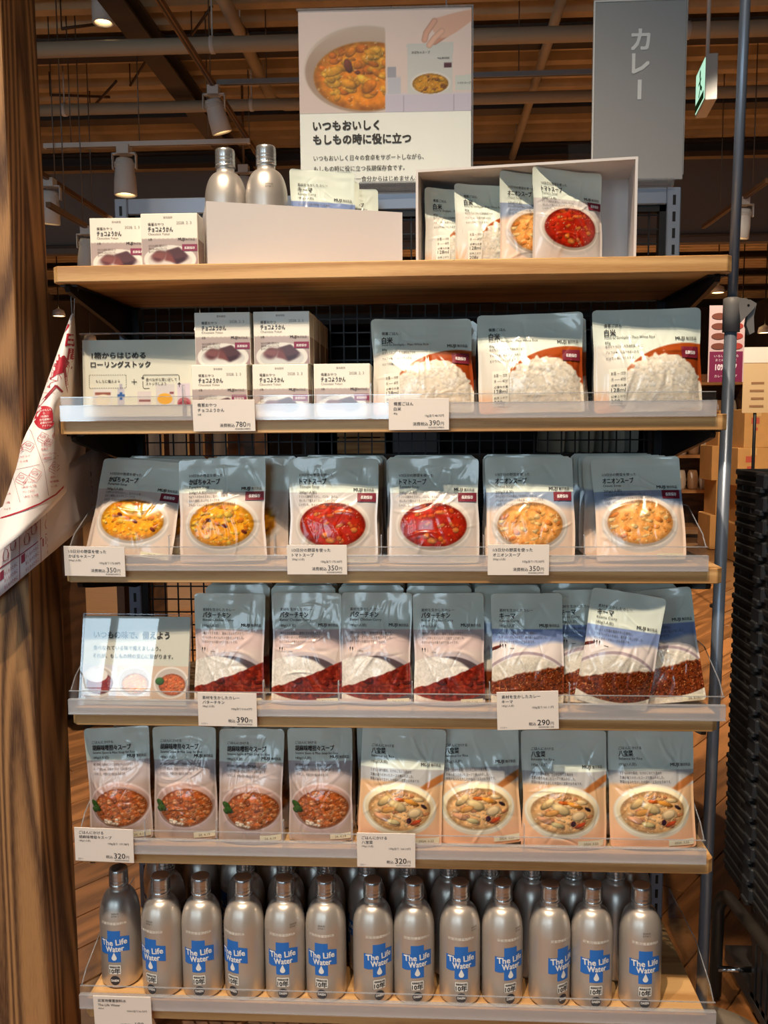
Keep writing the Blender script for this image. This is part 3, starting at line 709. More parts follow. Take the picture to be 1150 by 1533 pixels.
def pipe_y(px, py, z, y0, y1, r, label, m=PIPEMAT):
    p = atZ(px, py, z); t = thing('overhead_pipe', label, 'pipe', (p.x, 0, z))
    MB().tube([(0, y0, 0), (0, y1, 0)], r, 12).build('run', m, t)
    for k in (y0 + 0.5, (y0 + y1) / 2, y1 - 0.4): MB().tube([(0, k, r * 0.8), (0, k, CEIL - z)], 0.007, 5).build('hanger_rod', WHITEMET, t)
    return t
pt = pipe_y(345, 20, 4.205, 4.2, 6.9, 0.05, 'tan pipe with an elbow running lengthwise beside the slim light track')
MB().tube([(0, 6.9, 0), (0.03, 7.0, 0), (0.1, 7.06, 0), (0.9, 7.06, 0)], 0.05, 10).build('elbow', PIPEMAT, pt)
MB().lathe([(0.062, -0.06), (0.062, 0.06)], 12).build('coupling', PIPEMAT, pt, (0, 5.6, 0), (PI / 2, 0, 0))
pipe_y(838, 8, 4.20, 4.0, 8.8, 0.04, 'tan pipe running lengthwise behind the grey curry sign')
# broad brown roof beam running away
p = atZ(172, 5, 4.12)
MBeam = thing('roof_beam', 'broad brown steel beam running away under the roof deck', 'beam', (p.x, 0, 4.12))
MB().box(-0.09, 0.09, 3.6, 9.26, -0.02, 0).build('bottom_flange', DARKSTEEL, MBeam)
MB().box(-0.012, 0.012, 3.6, 9.26, 0, 0.11).build('web', DARKSTEEL, MBeam)
MB().box(-0.09, 0.09, 3.6, 9.26, 0.11, 0.1405).build('top_flange', DARKSTEEL, MBeam)

LENS = mat('lamp_lens', (255, 220, 160), 0.3, emit=(255, 214, 150), estr=9.0)
CHROME = mat('chrome', (200, 200, 205), 0.15, 1.0)
def spotlight(x, y, z, s, label, tilt=(0.0, 0.0), group=None, strap=True):
    """track spotlight: yoke, cylindrical can with fins, ring and lens; hangs from z (its top)"""
    t = thing('track_spotlight', label, 'spotlight', (x, y, z), (0, 0, 0), group)
    L = 0.15 * s; r = 0.052 * s
    MB().box(-0.028 * s, 0.028 * s, -0.028 * s, 0.028 * s, -0.035 * s, 0.012).build('track_adapter', WHITEMET, t)
    yk = MB()
    if strap:
        for sg in (-1, 1): yk.box(sg * (r + 0.004) - 0.003, sg * (r + 0.004) + 0.003, -0.012 * s, 0.012 * s, -0.10 * s, -0.03 * s)
    yk.box(-r - 0.007, r + 0.007, -0.012 * s, 0.012 * s, -0.034 * s, -0.028 * s); yk.build('yoke', WHITEMET, t)
    can = link('can', None, t, (0, 0, -0.085 * s), (tilt[0], tilt[1], 0))
    b_ = MB().lathe([(0.001, 0.03 * s), (r * 0.72, 0.03 * s), (r * 0.8, 0.02 * s), (r * 0.82, -0.01 * s), (r * 0.95, -0.06 * s), (r, -0.13 * s), (r * 0.9, -0.132 * s), (r * 0.86, -0.11 * s)], 20)
    COL.objects.unlink(can); bpy.data.objects.remove(can)
    can = b_.build('can', WHITEMET, t, (0, 0, -0.085 * s), (tilt[0], tilt[1], 0))
    MB().lathe([(0.001, -0.112 * s), (r * 0.86, -0.112 * s)], 18).build('lens', LENS, can)
    fin = MB()
    for k in range(4): fin.lathe([(r * 0.80, 0.012 * s - k * 0.009), (r * 0.9, 0.012 * s - k * 0.009), (r * 0.9, 0.009 * s - k * 0.009), (r * 0.80, 0.009 * s - k * 0.009)], 16)
    fin.build('cooling_fins', WHITEMET, can)
    return t
TRACK = mat('track_grey', (150, 146, 140), 0.45)
TRACKB = mat('track_bronze', (126, 96, 66), 0.5)
def track(p0, p1, label, m=TRACK, nwire=3):
    p0 = Vector(p0); p1 = Vector(p1); d = p1 - p0
    t = thing('light_track', label, 'light track', p0)
    q = MB()
    if abs(d.x) > abs(d.y): q.box(0, d.x, -0.018, 0.018, -0.018, 0.018)
    else: q.box(-0.018, 0.018, 0, d.y, -0.018, 0.018)
    q.build('rail', m, t)
    q = MB()
    if abs(d.x) > abs(d.y): q.box(0.02, d.x - 0.02, -0.006, 0.006, -0.0195, -0.0175)
    else: q.box(-0.006, 0.006, 0.02, d.y - 0.02, -0.0195, -0.0175)
    q.build('conductor_slot', BLACK, t)
    for k in range(nwire):
        f = (k + 0.40) / nwire
        while abs(d.y) > abs(d.x) and any(abs(p0.y + d.y * f - q_) < 0.09 for q_ in PIPE_Y): f += 0.02
        MB().tube([d * f + Vector((0, 0, 0.015)), d * f + Vector((0, 0, CEIL - p0.z))], 0.005, 5).build('hanger_wire', mat('wire_grey', (120, 116, 112), 0.4, 0.6), t)
    return t
ZT = 3.75
a = atZ(242, 5, ZT); e_ = atZ(400, 250, ZT)
track((a.x, 3.2, ZT), (a.x, e_.y, ZT), 'bronze light track running lengthwise with a white spotlight on it', TRACKB)
s_ = atZ(318, 128, ZT); spotlight(a.x, s_.y, ZT - 0.02, 1.5, 'white spotlight tilted on the lengthwise bronze track', (0.2, -0.25))
a = atZ(66, 219, 3.45); e_ = atZ(376, 214, 3.45)
track((a.x, a.y, 3.45), (e_.x, a.y, 3.45), 'pale light track hung on wires across the hall before the grey bulkhead', WHITEMET)
s_ = atZ(192, 222, 3.45); spotlight(s_.x, a.y, 3.43, 1.75, 'white spotlight with driver box under the pale crosswise track', (0.0, 0.0))
a = atZ(325, 124, 3.86); e_ = atZ(890, 113, 3.86)
track((a.x, a.y, 3.86), (e_.x, a.y, 3.86), 'blue-grey light track crossing behind the soup poster', mat('track_blue', (140, 146, 152), 0.4))
# far lengthwise tracks with lamps, left and right
ZF = 3.15
for (x0, y0, x1, y1, lab, lamps) in ((86, 276, 168, 328, 'tan light track sloping away beside the timber column', [(77, 268, 'short white can lamp beside the timber column')]),
                                 (72, 306, 140, 348, 'second tan light track lower beside the timber column', [(125, 340, 'small white spotlight on the lower far track by the column')]),
                                 (1150, 270, 1028, 340, 'tan light track sloping away beyond the steel pole', [(1081, 297, 'white can lamp hanging beyond the steel pole')])):
    z_ = ZF if y0 != 306 else 2.80
    a = atZ(x0, y0, z_); e_ = atZ(x1, y1, z_)
    lo, hi = min(a.y, e_.y), max(a.y, e_.y); hi = min(hi, 9.0)
    lo = min([lo] + [atZ(lx, ly, z_).y - 0.2 for (lx, ly, ll) in lamps])
    track((a.x, lo, z_), (a.x, hi, z_), lab, TRACKB, 2)
    for (lx, ly, ll) in lamps:
        q = atZ(lx, ly, z_); spotlight(q.x if abs(q.x - a.x) > 0.5 else a.x, min(q.y, 9.0), z_ - 0.01, 1.55, ll, (0.1, 0.1))
q = atY(365, 250, 7.0); spotlight(q.x, 7.0, q.z, 1.7, 'white can lamp seen between the two upright bottles', (0, 0))
p = thing('lamp_suspension', 'thin rod carrying the can lamp behind the bottles', 'rod', (q.x, 7.0, q.z + 0.01))
MB().tube([(0, 0, 0), (0, 0, CEIL - q.z - 0.01)], 0.012, 6).build('rod', TRACKB, p); MB().box(-0.05, 0.05, -0.05, 0.05, CEIL - q.z - 0.03, CEIL - q.z - 0.01).build('ceiling_plate', TRACKB, p)
q = atY(154, 18, 5.3)
cl = thing('ceiling_downlight', 'white cylinder downlight under the roof deck', 'ceiling light', (q.x, 5.3, q.z))
MB().lathe([(0.001, 0.09), (0.075, 0.09), (0.08, 0.08), (0.08, -0.08), (0.065, -0.08), (0.06, -0.05)], 20).build('can', WHITEMET, cl)
MB().lathe([(0.001, -0.05), (0.061, -0.05)], 20).build('lens', LENS, cl)
MB().tube([(0, 0, 0.09), (0, 0, CEIL - q.z)], 0.015, 8).build('stem', WHITEMET, cl)
# far hall lamps seen under the top shelf
k = 0
for (px, py) in ((135, 508), (1075, 435), (1145, 495), (1112, 462), (300, 495), (88, 470)):
    q = atY(px, py, 14.5); k += 1
    c_ = thing('pendant_lamp', 'small glowing pendant lamp hanging in the far hall', 'pendant lamp', (q.x, 14.5, q.z), group='pendant lamps in the far hall')
    MB().lathe([(0.02, 0.1), (0.1, 0.06), (0.12, -0.04), (0.1, -0.04)], 14).build('lamp_shade', WHITEMET, c_)
    MB().lathe([(0.001, -0.03), (0.1, -0.03)], 14).build('lens', LENS, c_)
    MB().tube([(0, 0, 0.09), (0, 0, CEIL - q.z)], 0.01, 6).build('cord', BLACK, c_)
# exit sign
q = atY(1053, 130, 4.0)
ex = thing('exit_sign', 'green and white lit exit sign hung from a rod beyond the grey sign', 'exit sign', (q.x + 0.02, 4.0, q.z), (0, 0, math.radians(-7)))
ex.scale = (0.95, 0.85, 0.82)
MB().rbox(-0.035, 0.035, -0.17, 0.19, -0.15, 0.16, 0.006, 2).build('housing', mat('sign_white', (220, 216, 208), 0.5), ex)
MB().box(-0.038, -0.0345, -0.155, 0.175, -0.13, 0.14).build('lit_panel', mat('exit_panel', (170, 230, 200), 0.4, emit=(190, 245, 215), estr=0.9), ex)
P = Print(); g_ = (20, 130, 80)
P.rect(-0.15, 0.17, -0.125, -0.07, g_); P.ellipse(0.0, 0.09, 0.025, 0.03, g_, 14); P.line([(0.0, 0.06), (-0.02, -0.01), (0.03, -0.06)], 0.03, g_); P.line([(-0.02, 0.0), (-0.08, -0.04)], 0.028, g_); P.line([(-0.05, 0.05), (0.05, 0.03)], 0.022, g_)
pm = P.mesh('exit_pictogram', lambda x, z, l: np.stack([np.full(len(x), -0.0385 - l), x + 0.01, z], 1)); link('pictogram', pm, ex)
MB().tube([(0, 0, 0.155), (0, 0, (CEIL - q.z) / 0.82)], 0.012, 8).build('rod', WHITEMET, ex)
MB().lathe([(0.001, 0.02), (0.05, 0.02), (0.05, 0.0)], 12).build('ceiling_rose', WHITEMET, ex, (0, 0, (CEIL - q.z) / 0.82 - 0.02))
# thin brace rods crossing under the deck
for (x0, y0, x1, y1, z_) in ((92, 43, 150, 60, 4.2), (195, 128, 228, 100, 4.2), (75, 142, 165, 165, 4.2), (135, 165, 175, 142, 4.2), (287, 52, 318, 34, 4.2)):
    a = atZ(x0, y0, z_); e_ = atZ(x1, y1, z_)
    o = MB().tube([(0, 0, 0), (e_.x - a.x, e_.y - a.y, 0.12)], 0.012, 6).tube([(0, 0, 0), (0, 0, CEIL - z_)], 0.006, 5).build('brace_rod', mat('brace_brown', (80, 56, 36), 0.6), None, (a.x, a.y, z_))
    tag(o, 'thin dark brace rod crossing under the roof deck', 'rod', 'brace rods under the deck')
# ================================================================== THE DISPLAY FIXTURE
ZS = [1.4418, 1.2019, 0.9605, 0.7198, 0.4800, 0.2000]
HW = 0.53; TH = 0.025; DEP = 0.30
fx = thing('fixture_frame', 'blue-grey steel fixture frame with black wire grid back standing on the floor', 'display frame', (0, 0.322, 0))
for sx in (-1, 1):
    u_ = MB().rbox(-0.0125, 0.0125, -0.018, 0.018, 0.0, 1.622, 0.002, 1).build('upright', BLUEGREY, fx, (sx * 0.521, 0, 0))
    sl = MB(); z = 0.12
    while z < 1.6:
        sl.rbox(-0.0028, 0.0028, -0.0186, -0.0175, z, z + 0.018, 0.0004, 1); z += 0.030
    sl.build('slot_row', BLACK, u_)
    MB().rbox(-0.02, 0.02, -0.017, 0.10, 0.0, 0.035, 0.004, 1).build('foot', BLUEGREY, fx, (sx * 0.521, 0, 0))
MB().rbox(-0.5085, 0.5085, -0.016, 0.016, 1.592, 1.622, 0.002, 1).build('top_rail', BLUEGREY, fx)
MB().rbox(-0.5085, 0.5085, -0.016, 0.016, 0.08, 0.11, 0.002, 1).build('bottom_rail', BLUEGREY, fx)
bf = MB()
for (x0, x1, z0, z1) in ((-0.508, -0.496, 0.11, 1.592), (0.496, 0.508, 0.11, 1.592), (-0.508, 0.508, 1.580, 1.592), (-0.508, 0.508, 0.11, 0.122)): bf.box(x0, x1, -0.012, 0.006, z0, z1)
bf.build('grid_border', BLACK, fx)
gw = MB(); x = -0.49
def bar(g, x0, x1, y0, y1, z0, z1): g.box(x0, x1, y0, y1, z0, z1)
while x < 0.49: bar(gw, x - 0.0013, x + 0.0013, -0.004, -0.0014, 0.112, 1.59); x += 0.0262
z = 0.135
while z < 1.585: bar(gw, -0.507, 0.507, -0.0014, 0.0012, z - 0.0013, z + 0.0013); z += 0.0262
g_ = gw.build('wire_grid', BLACK, fx); g_['kind'] = 'stuff'
# horizontal slim tube seen across the grid behind the curry shelf
MB().tube([(-0.30, -0.03, 0.862), (-0.16, -0.03, 0.862)], 0.006, 8).tube([(-0.30, -0.03, 0.862), (-0.30, 0.0, 0.862)], 0.005, 6).build('hook_bar', BLACK, fx)

board_me = MB().prism([(-HW + 0.010, 0), (HW - 0.010, 0), (HW, 0.010), (HW, DEP), (-HW, DEP), (-HW, 0.010)], -TH, 0, 'z').mesh('board', OAK)
bm = bmesh.new(); bm.from_mesh(board_me); bmesh.ops.recalc_face_normals(bm, faces=bm.faces[:]); bmesh.ops.bevel(bm, geom=bm.edges[:], offset=0.0012, segments=1, affect='EDGES'); bm.to_mesh(board_me); bm.free()
brk = [(0.018, 0.0), (0.012, -0.005), (0.016, -0.012), (0.05, -0.019), (0.12, -0.031), (0.19, -0.043), (0.240, -0.053), (0.270, -0.060), (0.300, -0.062), (0.300, 0.0)]
brk_me = MB().prism(brk, -0.004, 0.004, 'x').prism([(0.02, -0.0005), (0.02, -0.003), (0.29, -0.003), (0.29, -0.0005)], -0.014, 0.014, 'x').mesh('bracket', BLACK)
SHN = ['top', 'second', 'third', 'fourth', 'fifth', 'bottom']
SHL = ['oak shelf board carrying the posters, white boxes and two chocolate boxes', 'oak shelf board under the chocolate boxes and white rice pouches', 'oak shelf board under the vegetable soup pouches',
       'oak shelf board under the curry pouches', 'oak shelf board under the sesame soup and seafood stew pouches', 'lowest oak shelf board carrying the silver water bottles']
for i, z in enumerate(ZS):
    s_ = thing('shelf_board', SHL[i], 'shelf', (0, 0, z))
    link('board', board_me, s_)
    for sx in (-1, 1): link('bracket', brk_me, s_, (sx * 0.512, 0.004, -TH))

# clear price rails with end panels and dividers
CLEAR = acrylic('clear_acrylic', (0.985, 0.988, 0.99), 0.01, 0.0, 0.02, gain=0.7)
STRIP = acrylic('price_strip', (0.96, 0.97, 0.99), 0.30, 0.06, 0.08, (244, 244, 250), 2.0)  # milky white share stands in for window reflections along the strip
EDGE = acrylic('acrylic_edge', (0.86, 0.89, 0.92), 0.25, 0.10, 0.05)
RL = [None, 'clear acrylic price rail before the chocolate boxes and rice pouches', 'clear acrylic price rail before the vegetable soup pouches', 'clear acrylic price rail before the curry pouches',
      'clear acrylic price rail before the sesame soup and stew pouches', 'clear acrylic price rail before the silver water bottles']
RX = [None, (-0.522, 0.508), (-0.521, 0.503), (-0.530, 0.537), (-0.524, 0.514), (-0.534, 0.538)]
GOODS = [None, 'chocolate boxes and rice', 'vegetable soups', 'curries', 'sesame soups and stews', 'water bottles']
DIV = [[], [-0.325, -0.025], [-0.355, -0.182, -0.010, 0.153, 0.312], [-0.334, -0.206, -0.082, 0.0385, 0.164, 0.292], [-0.412, -0.290, -0.178, -0.062, 0.222], []]
for i in range(1, 6):
    z = ZS[i]; x0, x1 = RX[i]
    r_ = thing('price_rail', RL[i], 'price rail', (0, 0, z))
    MB().box(x0, x1, -0.0030, -0.0012, -0.002, 0.034).build('front_lip', CLEAR, r_)
    MB().box(x0, x1, -0.0085, -0.0065, -0.003, 0.0205).build('label_strip', STRIP, r_)
    ed = MB().box(x0, x1, -0.0032, -0.0010, 0.0335, 0.0348).box(x0, x1, -0.0090, -0.0012, 0.0200, 0.0212).box(x0, x1, -0.0090, -0.0012, -0.0042, -0.0026)
    ed.build('lip_edges', EDGE, r_)
    MB().box(x0 + 0.002, x1 - 0.002, -0.0012, 0.012, 0.0002, 0.0012).build('base_flange', CLEAR, r_)
    if i >= 2:
        for xs in (x0 + 0.001, x1 - 0.003):
            hgt = 0.055 if i < 5 else 0.045
            pl = [(0.001, 0.0015), (0.001, 0.034), (0.02, 0.036 + hgt * 0.3), (0.10, 0.034 + hgt), (0.27, 0.034 + hgt), (0.27, 0.0015)]
            e0 = thing('acrylic_end_panel', 'clear acrylic end panel on the shelf of ' + GOODS[i] + (' beside the timber column' if xs < 0 else ' beside the steel pole'), 'shelf divider', (xs, 0, z))
            MB().prism(pl, 0, 0.002, 'x').build('panel', CLEAR, e0)
            q = MB()
            for k in range(1, 4): q.tube([(0.001, *pl[k]), (0.001, *pl[k + 1])], 0.0011, 5)
            q.build('polished_edge', EDGE, e0)
    for xd in DIV[i]:
        d_ = thing('acrylic_divider', 'clear upright acrylic divider between ' + GOODS[i], 'shelf divider', (xd, 0.002, z), (0, 0, 0), 'acrylic dividers between ' + GOODS[i])
        MB().prism([(0, 0.0015), (0, 0.052), (0.008, 0.052), (0.019, 0.030), (0.019, 0.0015)], -0.0008, 0.0008, 'x').build('panel', CLEAR, d_)
        MB().box(-0.0009, 0.0009, -0.0012, 0.0002, 0.0015, 0.052).box(-0.0009, 0.0009, 0, 0.008, 0.0515, 0.0525).build('polished_edge', EDGE, d_)

# ---- price cards in the rails
CARD = mat('card_paper', (246, 236, 228), 0.55)
def price_card(i, x, zoff, w, h, lines, price, pre, extra, label, tilt=0.0):
    t = thing('price_card', label, 'price card', (x, -0.0112, ZS[i] + zoff), (math.radians(3), math.radians(tilt), 0))
    MB().rbox(-w / 2, w / 2, -0.0006, 0.0006, 0, h, 0.0002, 1).build('card', CARD, t)
    P = Print(); k = (50, 46, 46)
    P.text(lines[0], -w / 2 + .008, h - .0105, .0062, k, .008); P.text(lines[1], -w / 2 + .008, h - .0185, .0062, k, .008); P.text(lines[2], -w / 2 + .008, h - .0245, .0040, k)
    if lines[3]: P.text(lines[3], w / 2 - .008, h - .0285, .0046, k, .002, 'R')
    big = .0135 if pre == '税込' else .0115
    V, _ = text_arrays(price, .01 if pre == '税込' else 0.0); pw = (V[:, 0].max() - V[:, 0].min()) * big
    P.text('円', w / 2 - .008, .0075, .0062, k, 0, 'R'); P.text(price, w / 2 - .0145, .0070, big, k, .01 if pre == '税込' else 0.0, 'R'); P.text(pre, w / 2 - .0165 - pw, .0072, .0060, k, .006, 'R')
    P.text(extra[1], w / 2 - .008, .0025, .0038, (90, 86, 86), 0, 'R')
    if extra[0]: P.text(extra[0], -w / 2 + .005, .0028, .0042, (110, 104, 104))
    link('lettering', P.mesh('card_lettering', flat(0.0006), 0.00015), t)
    sl = MB().box(-w / 2 - .003, w / 2 + .003, -0.0014, -0.0011, -.002, h + .0015).build('clear_sleeve', acrylic('sleeve', (1, 1, 1), 0, 0.0, 0.02, gain=0.5), t)
    return t
price_card(1, -0.256, -0.0215, .099, .0495, ('備蓄おやつ', 'チョコようかん', '5本', ''), '780', '消費税込', ('', '4550583249892'), 'white price card reading 780 yen for chocolate yokan')
price_card(1, 0.051, -0.0215, .094, .0490, ('備蓄ごはん', '白米', '80g', '10g当り48.75円'), '390', '消費税込', ('', '4550583249854'), 'white price card reading 390 yen for plain rice')
price_card(2, -0.474, -0.0125, .100, .0490, ('1/3日分の野菜を使った', 'かぼちゃスープ', '200g(1人前)', '100g当り175.00円'), '350', '消費税込', ('', '4550583249915'), 'white price card reading 350 yen for pumpkin soup', 1)
price_card(2, -0.112, -0.0090, .096, .0480, ('1/3日分の野菜を使った', 'トマトスープ', '200g(1人前)', '100g当り175.00円'), '350', '消費税込', ('', '4550583249922'), 'white price card reading 350 yen for tomato soup')
price_card(2, 0.207, -0.0095, .096, .0490, ('1/3日分の野菜を使った', 'オニオンスープ', '200g(1人前)', '100g当り175.00円'), '350', '消費税込', ('', '4550583249939'), 'white price card reading 350 yen for onion soup')
price_card(3, -0.263, -0.0200, .097, .0570, ('素材を生かしたカレー', 'バターチキン', '180g(1人前)', '100g当り216.67円'), '390', '税込', ('1/13〜', '4550344259030'), 'white price card reading 390 yen for butter chicken curry', 0.5)
price_card(3, 0.225, -0.0200, .098, .0640, ('素材を生かしたカレー', 'キーマ', '180g(1人前)', '100g当り161.11円'), '290', '税込', ('1/13〜', '4550002861308'), 'white price card reading 290 yen for keema curry', -2.0)
price_card(4, -0.478, -0.0170, .100, .0600, ('ごはんにかける', '胡麻味噌担々スープ', '180g(1人前)', '100g当り 177.78円'), '320', '税込', ('2/3〜', '4550344444900'), 'white price card reading 320 yen for sesame miso soup', 1.5)
price_card(4, -0.005, -0.0170, .096, .0600, ('ごはんにかける', '八宝菜', '195g(1人前)', '100g当り 164.10円'), '320', '税込', ('2/3〜', '4547315243181'), 'white price card reading 320 yen for seafood and vegetable stew')
price_card(5, -0.457, -0.0380, .100, .0630, ('災害用備蓄飲料水', 'The Life Water', '490ml', '100ml当り36.73円'), '180', '消費税込', ('', '4580184170141'), 'white price card reading 180 yen for bottled water')

# ================================================================== POUCHES
Z2, Z3, Z4, Z5, Z6 = ZS[1], ZS[2], ZS[3], ZS[4], ZS[5]
e = 0.0012
# white rice, second shelf
pouch('rice', 1, 0.058, 0.062, Z2 + e, 'white rice pouch closest to the chocolate boxes, beside the rice price card', 8, 3, -1)
pouch('rice', 2, 0.233, 0.046, Z2 + e, 'middle white rice pouch between two other rice pouches', 6, 2, -1, sc=1.02)
pouch('rice', 3, 0.416, 0.036, Z2 + e, 'white rice pouch at the steel pole end of its shelf', 5, 4, -1, sc=1.04)
for (x, y) in ((0.068, 0.122), (0.066, 0.170), (0.25, 0.10), (0.245, 0.148), (0.43, 0.092), (0.432, 0.14)):
    back_pouch('rice', x, y, Z2 + e, 'white rice pouch mostly hidden behind the front rice pouches', 'rice pouches in the second rank', 6, 0, random.uniform(-2, 2))
# vegetable soups, third shelf
pouch('pumpkin', 1, -0.438, 0.040, Z3 + e, 'leaning pumpkin soup pouch directly above the pumpkin soup price card', 22, 0, 5)
pouch('pumpkin', 2, -0.401, 0.092, Z3 + e, 'pumpkin soup pouch half hidden between two other pumpkin pouches', 20, 0, 4)
pouch('pumpkin', 2, -0.274, 0.036, Z3 + e, 'upright pumpkin soup pouch beside the tomato soup pouches', 8, 0, -1.5)
pouch('tomato', 1, -0.092, 0.036, Z3 + e, 'tomato soup pouch behind the tomato soup price card', 7, 0, 0.5)
pouch('tomato', 2, 0.074, 0.036, Z3 + e, 'tomato soup pouch beside the onion soup pouches', 7, 0, 0)
pouch('onion', 1, 0.231, 0.038, Z3 + e, 'onion soup pouch behind the onion soup price card', 7, 0, -0.5)
pouch('onion', 2, 0.412, 0.044, Z3 + e, 'onion soup pouch at the steel pole end, leaning on others', 15, 0, -1.5)
L3 = 'vegetable soup pouch standing in the ranks behind the front soup pouches'; G3 = 'soup pouches in the rear ranks of the third shelf'
for (k_, x, y, ln, rl) in (('pumpkin', -0.436, 0.136, 16, 1), ('pumpkin', -0.420, 0.180, 12, 1), ('pumpkin', -0.426, 0.220, 8, 0), ('pumpkin', -0.243, 0.135, 6, 0.5), ('pumpkin', -0.245, 0.182, 4, 0), ('pumpkin', -0.248, 0.086, 8, 0.5),
                       ('tomato', -0.091, 0.085, 5, 0.5), ('tomato', -0.087, 0.13, 4, -0.5), ('tomato', -0.085, 0.18, 3, 0.5), ('tomato', 0.070, 0.085, 5, -0.5), ('tomato', 0.074, 0.13, 4, 0.5), ('tomato', 0.076, 0.18, 3, 0),
                       ('onion', 0.233, 0.085, 5, 0.5), ('onion', 0.232, 0.13, 4, 0), ('onion', 0.235, 0.18, 3, 0.5), ('onion', 0.402, 0.092, 11, -0.5), ('onion', 0.400, 0.136, 8, 0), ('onion', 0.395, 0.180, 5, 0.5), ('onion', 0.398, 0.222, 3, 0)):
    back_pouch(k_, x, y, Z3 + e, '%s soup pouch standing in the rank behind the front %s pouches' % (k_, k_), k_ + ' ' + G3, ln, 0, rl)
# curries, fourth shelf
for (k_, sd, x, y, ln, rl, lb) in (('butter', 1, -0.272, 0.036, 7, 0.5, 'butter chicken curry pouch beside the framed notice'), ('butter', 2, -0.141, 0.040, 8, 0, 'butter chicken curry pouch, second from the framed notice'),
                               ('butter', 3, -0.023, 0.042, 8, 0.5, 'butter chicken curry pouch, third from the framed notice'), ('butter', 1, 0.100, 0.040, 8, -0.5, 'butter chicken curry pouch beside the keema curry pouches'),
                               ('keema', 1, 0.228, 0.036, 6, 0, 'upright keema curry pouch beside the butter chicken pouches'), ('keema', 2, 0.360, 0.018, 2, 9, 'tilted keema curry pouch standing proud of its neighbours'),
                               ('keema', 3, 0.464, 0.044, 16, -5, 'leaning keema curry pouch at the steel pole end of the curry shelf'), ('keema', 1, 0.335, 0.062, 8, -1, 'keema curry pouch mostly covered by the tilted keema pouch')):
    pouch(k_, sd, x, y, Z4 + e, lb, ln, 0, rl)
L4 = 'curry pouch standing in the ranks behind the front curry pouches'; G4 = 'curry pouches in the rear ranks of the fourth shelf'
for c_, k_, n_, y0 in ((-0.2675, 'butter', 4, 0.085), (-0.1505, 'butter', 5, 0.082), (-0.0335, 'butter', 5, 0.084), (0.0835, 'butter', 5, 0.082), (0.2005, 'keema', 5, 0.078), (0.3175, 'keema', 4, 0.104), (0.4345, 'keema', 4, 0.092)):
    for j in range(n_): back_pouch(k_, c_ + random.uniform(-0.0008, 0.0008), y0 + j * 0.037, Z4 + e, ('butter chicken ' if k_ == 'butter' else 'keema ') + L4, k_ + ' ' + G4, 6 - j, 0, random.uniform(-0.3, 0.3), 0.94, 1.03)
# rice toppings, fifth shelf
for (k_, sd, x, y, ln, rl, lb) in (('sesame', 1, -0.462, 0.028, 5, -2.5, 'sesame miso soup pouch behind its price card next to the timber column'), ('sesame', 2, -0.353, 0.036, 5, -0.6, 'sesame miso soup pouch, second from the timber column'),
                               ('sesame', 3, -0.238, 0.028, 5, 0.8, 'sesame miso soup pouch, third from the timber column'), ('sesame', 1, -0.1195, 0.038, 6, -0.4, 'sesame miso soup pouch beside the seafood stew pouches'),
                               ('happosai', 1, 0.016, 0.026, 4, 2.5, 'seafood stew pouch above its own price card beside the sesame pouches'), ('happosai', 2, 0.152, 0.036, 5, -2, 'seafood stew pouch with its date sticker uncovered, second of four'),
                               ('happosai', 3, 0.290, 0.030, 4, 0, 'seafood stew pouch standing third of four towards the steel pole'), ('happosai', 1, 0.440, 0.032, 6, -1.5, 'seafood stew pouch at the steel pole end of its shelf')):
    pouch(k_, sd, x, y, Z5 + e, lb, ln, 0, rl, sc=0.975 if k_ == 'sesame' else 1.0)
L5 = 'pouch standing in the ranks behind the sesame soup and stew pouches'; G5 = 'pouches in the rear ranks of the fifth shelf'
for c_, k_ in ((-0.441, 'sesame'), (-0.333, 'sesame'), (-0.225, 'sesame'), (-0.117, 'sesame'), (0.005, 'happosai'), (0.140, 'happosai'), (0.275, 'happosai'), (0.410, 'happosai')):
    for j in range(3): back_pouch(k_, c_ + random.uniform(-0.0008, 0.0008), 0.084 + j * 0.045, Z5 + e, 'sesame miso soup pouch hidden behind the front sesame pouches' if k_ == 'sesame' else 'seafood stew pouch hidden behind the front stew pouches', k_ + ' ' + G5, 4, 0, random.uniform(-0.3, 0.3), 0.93)
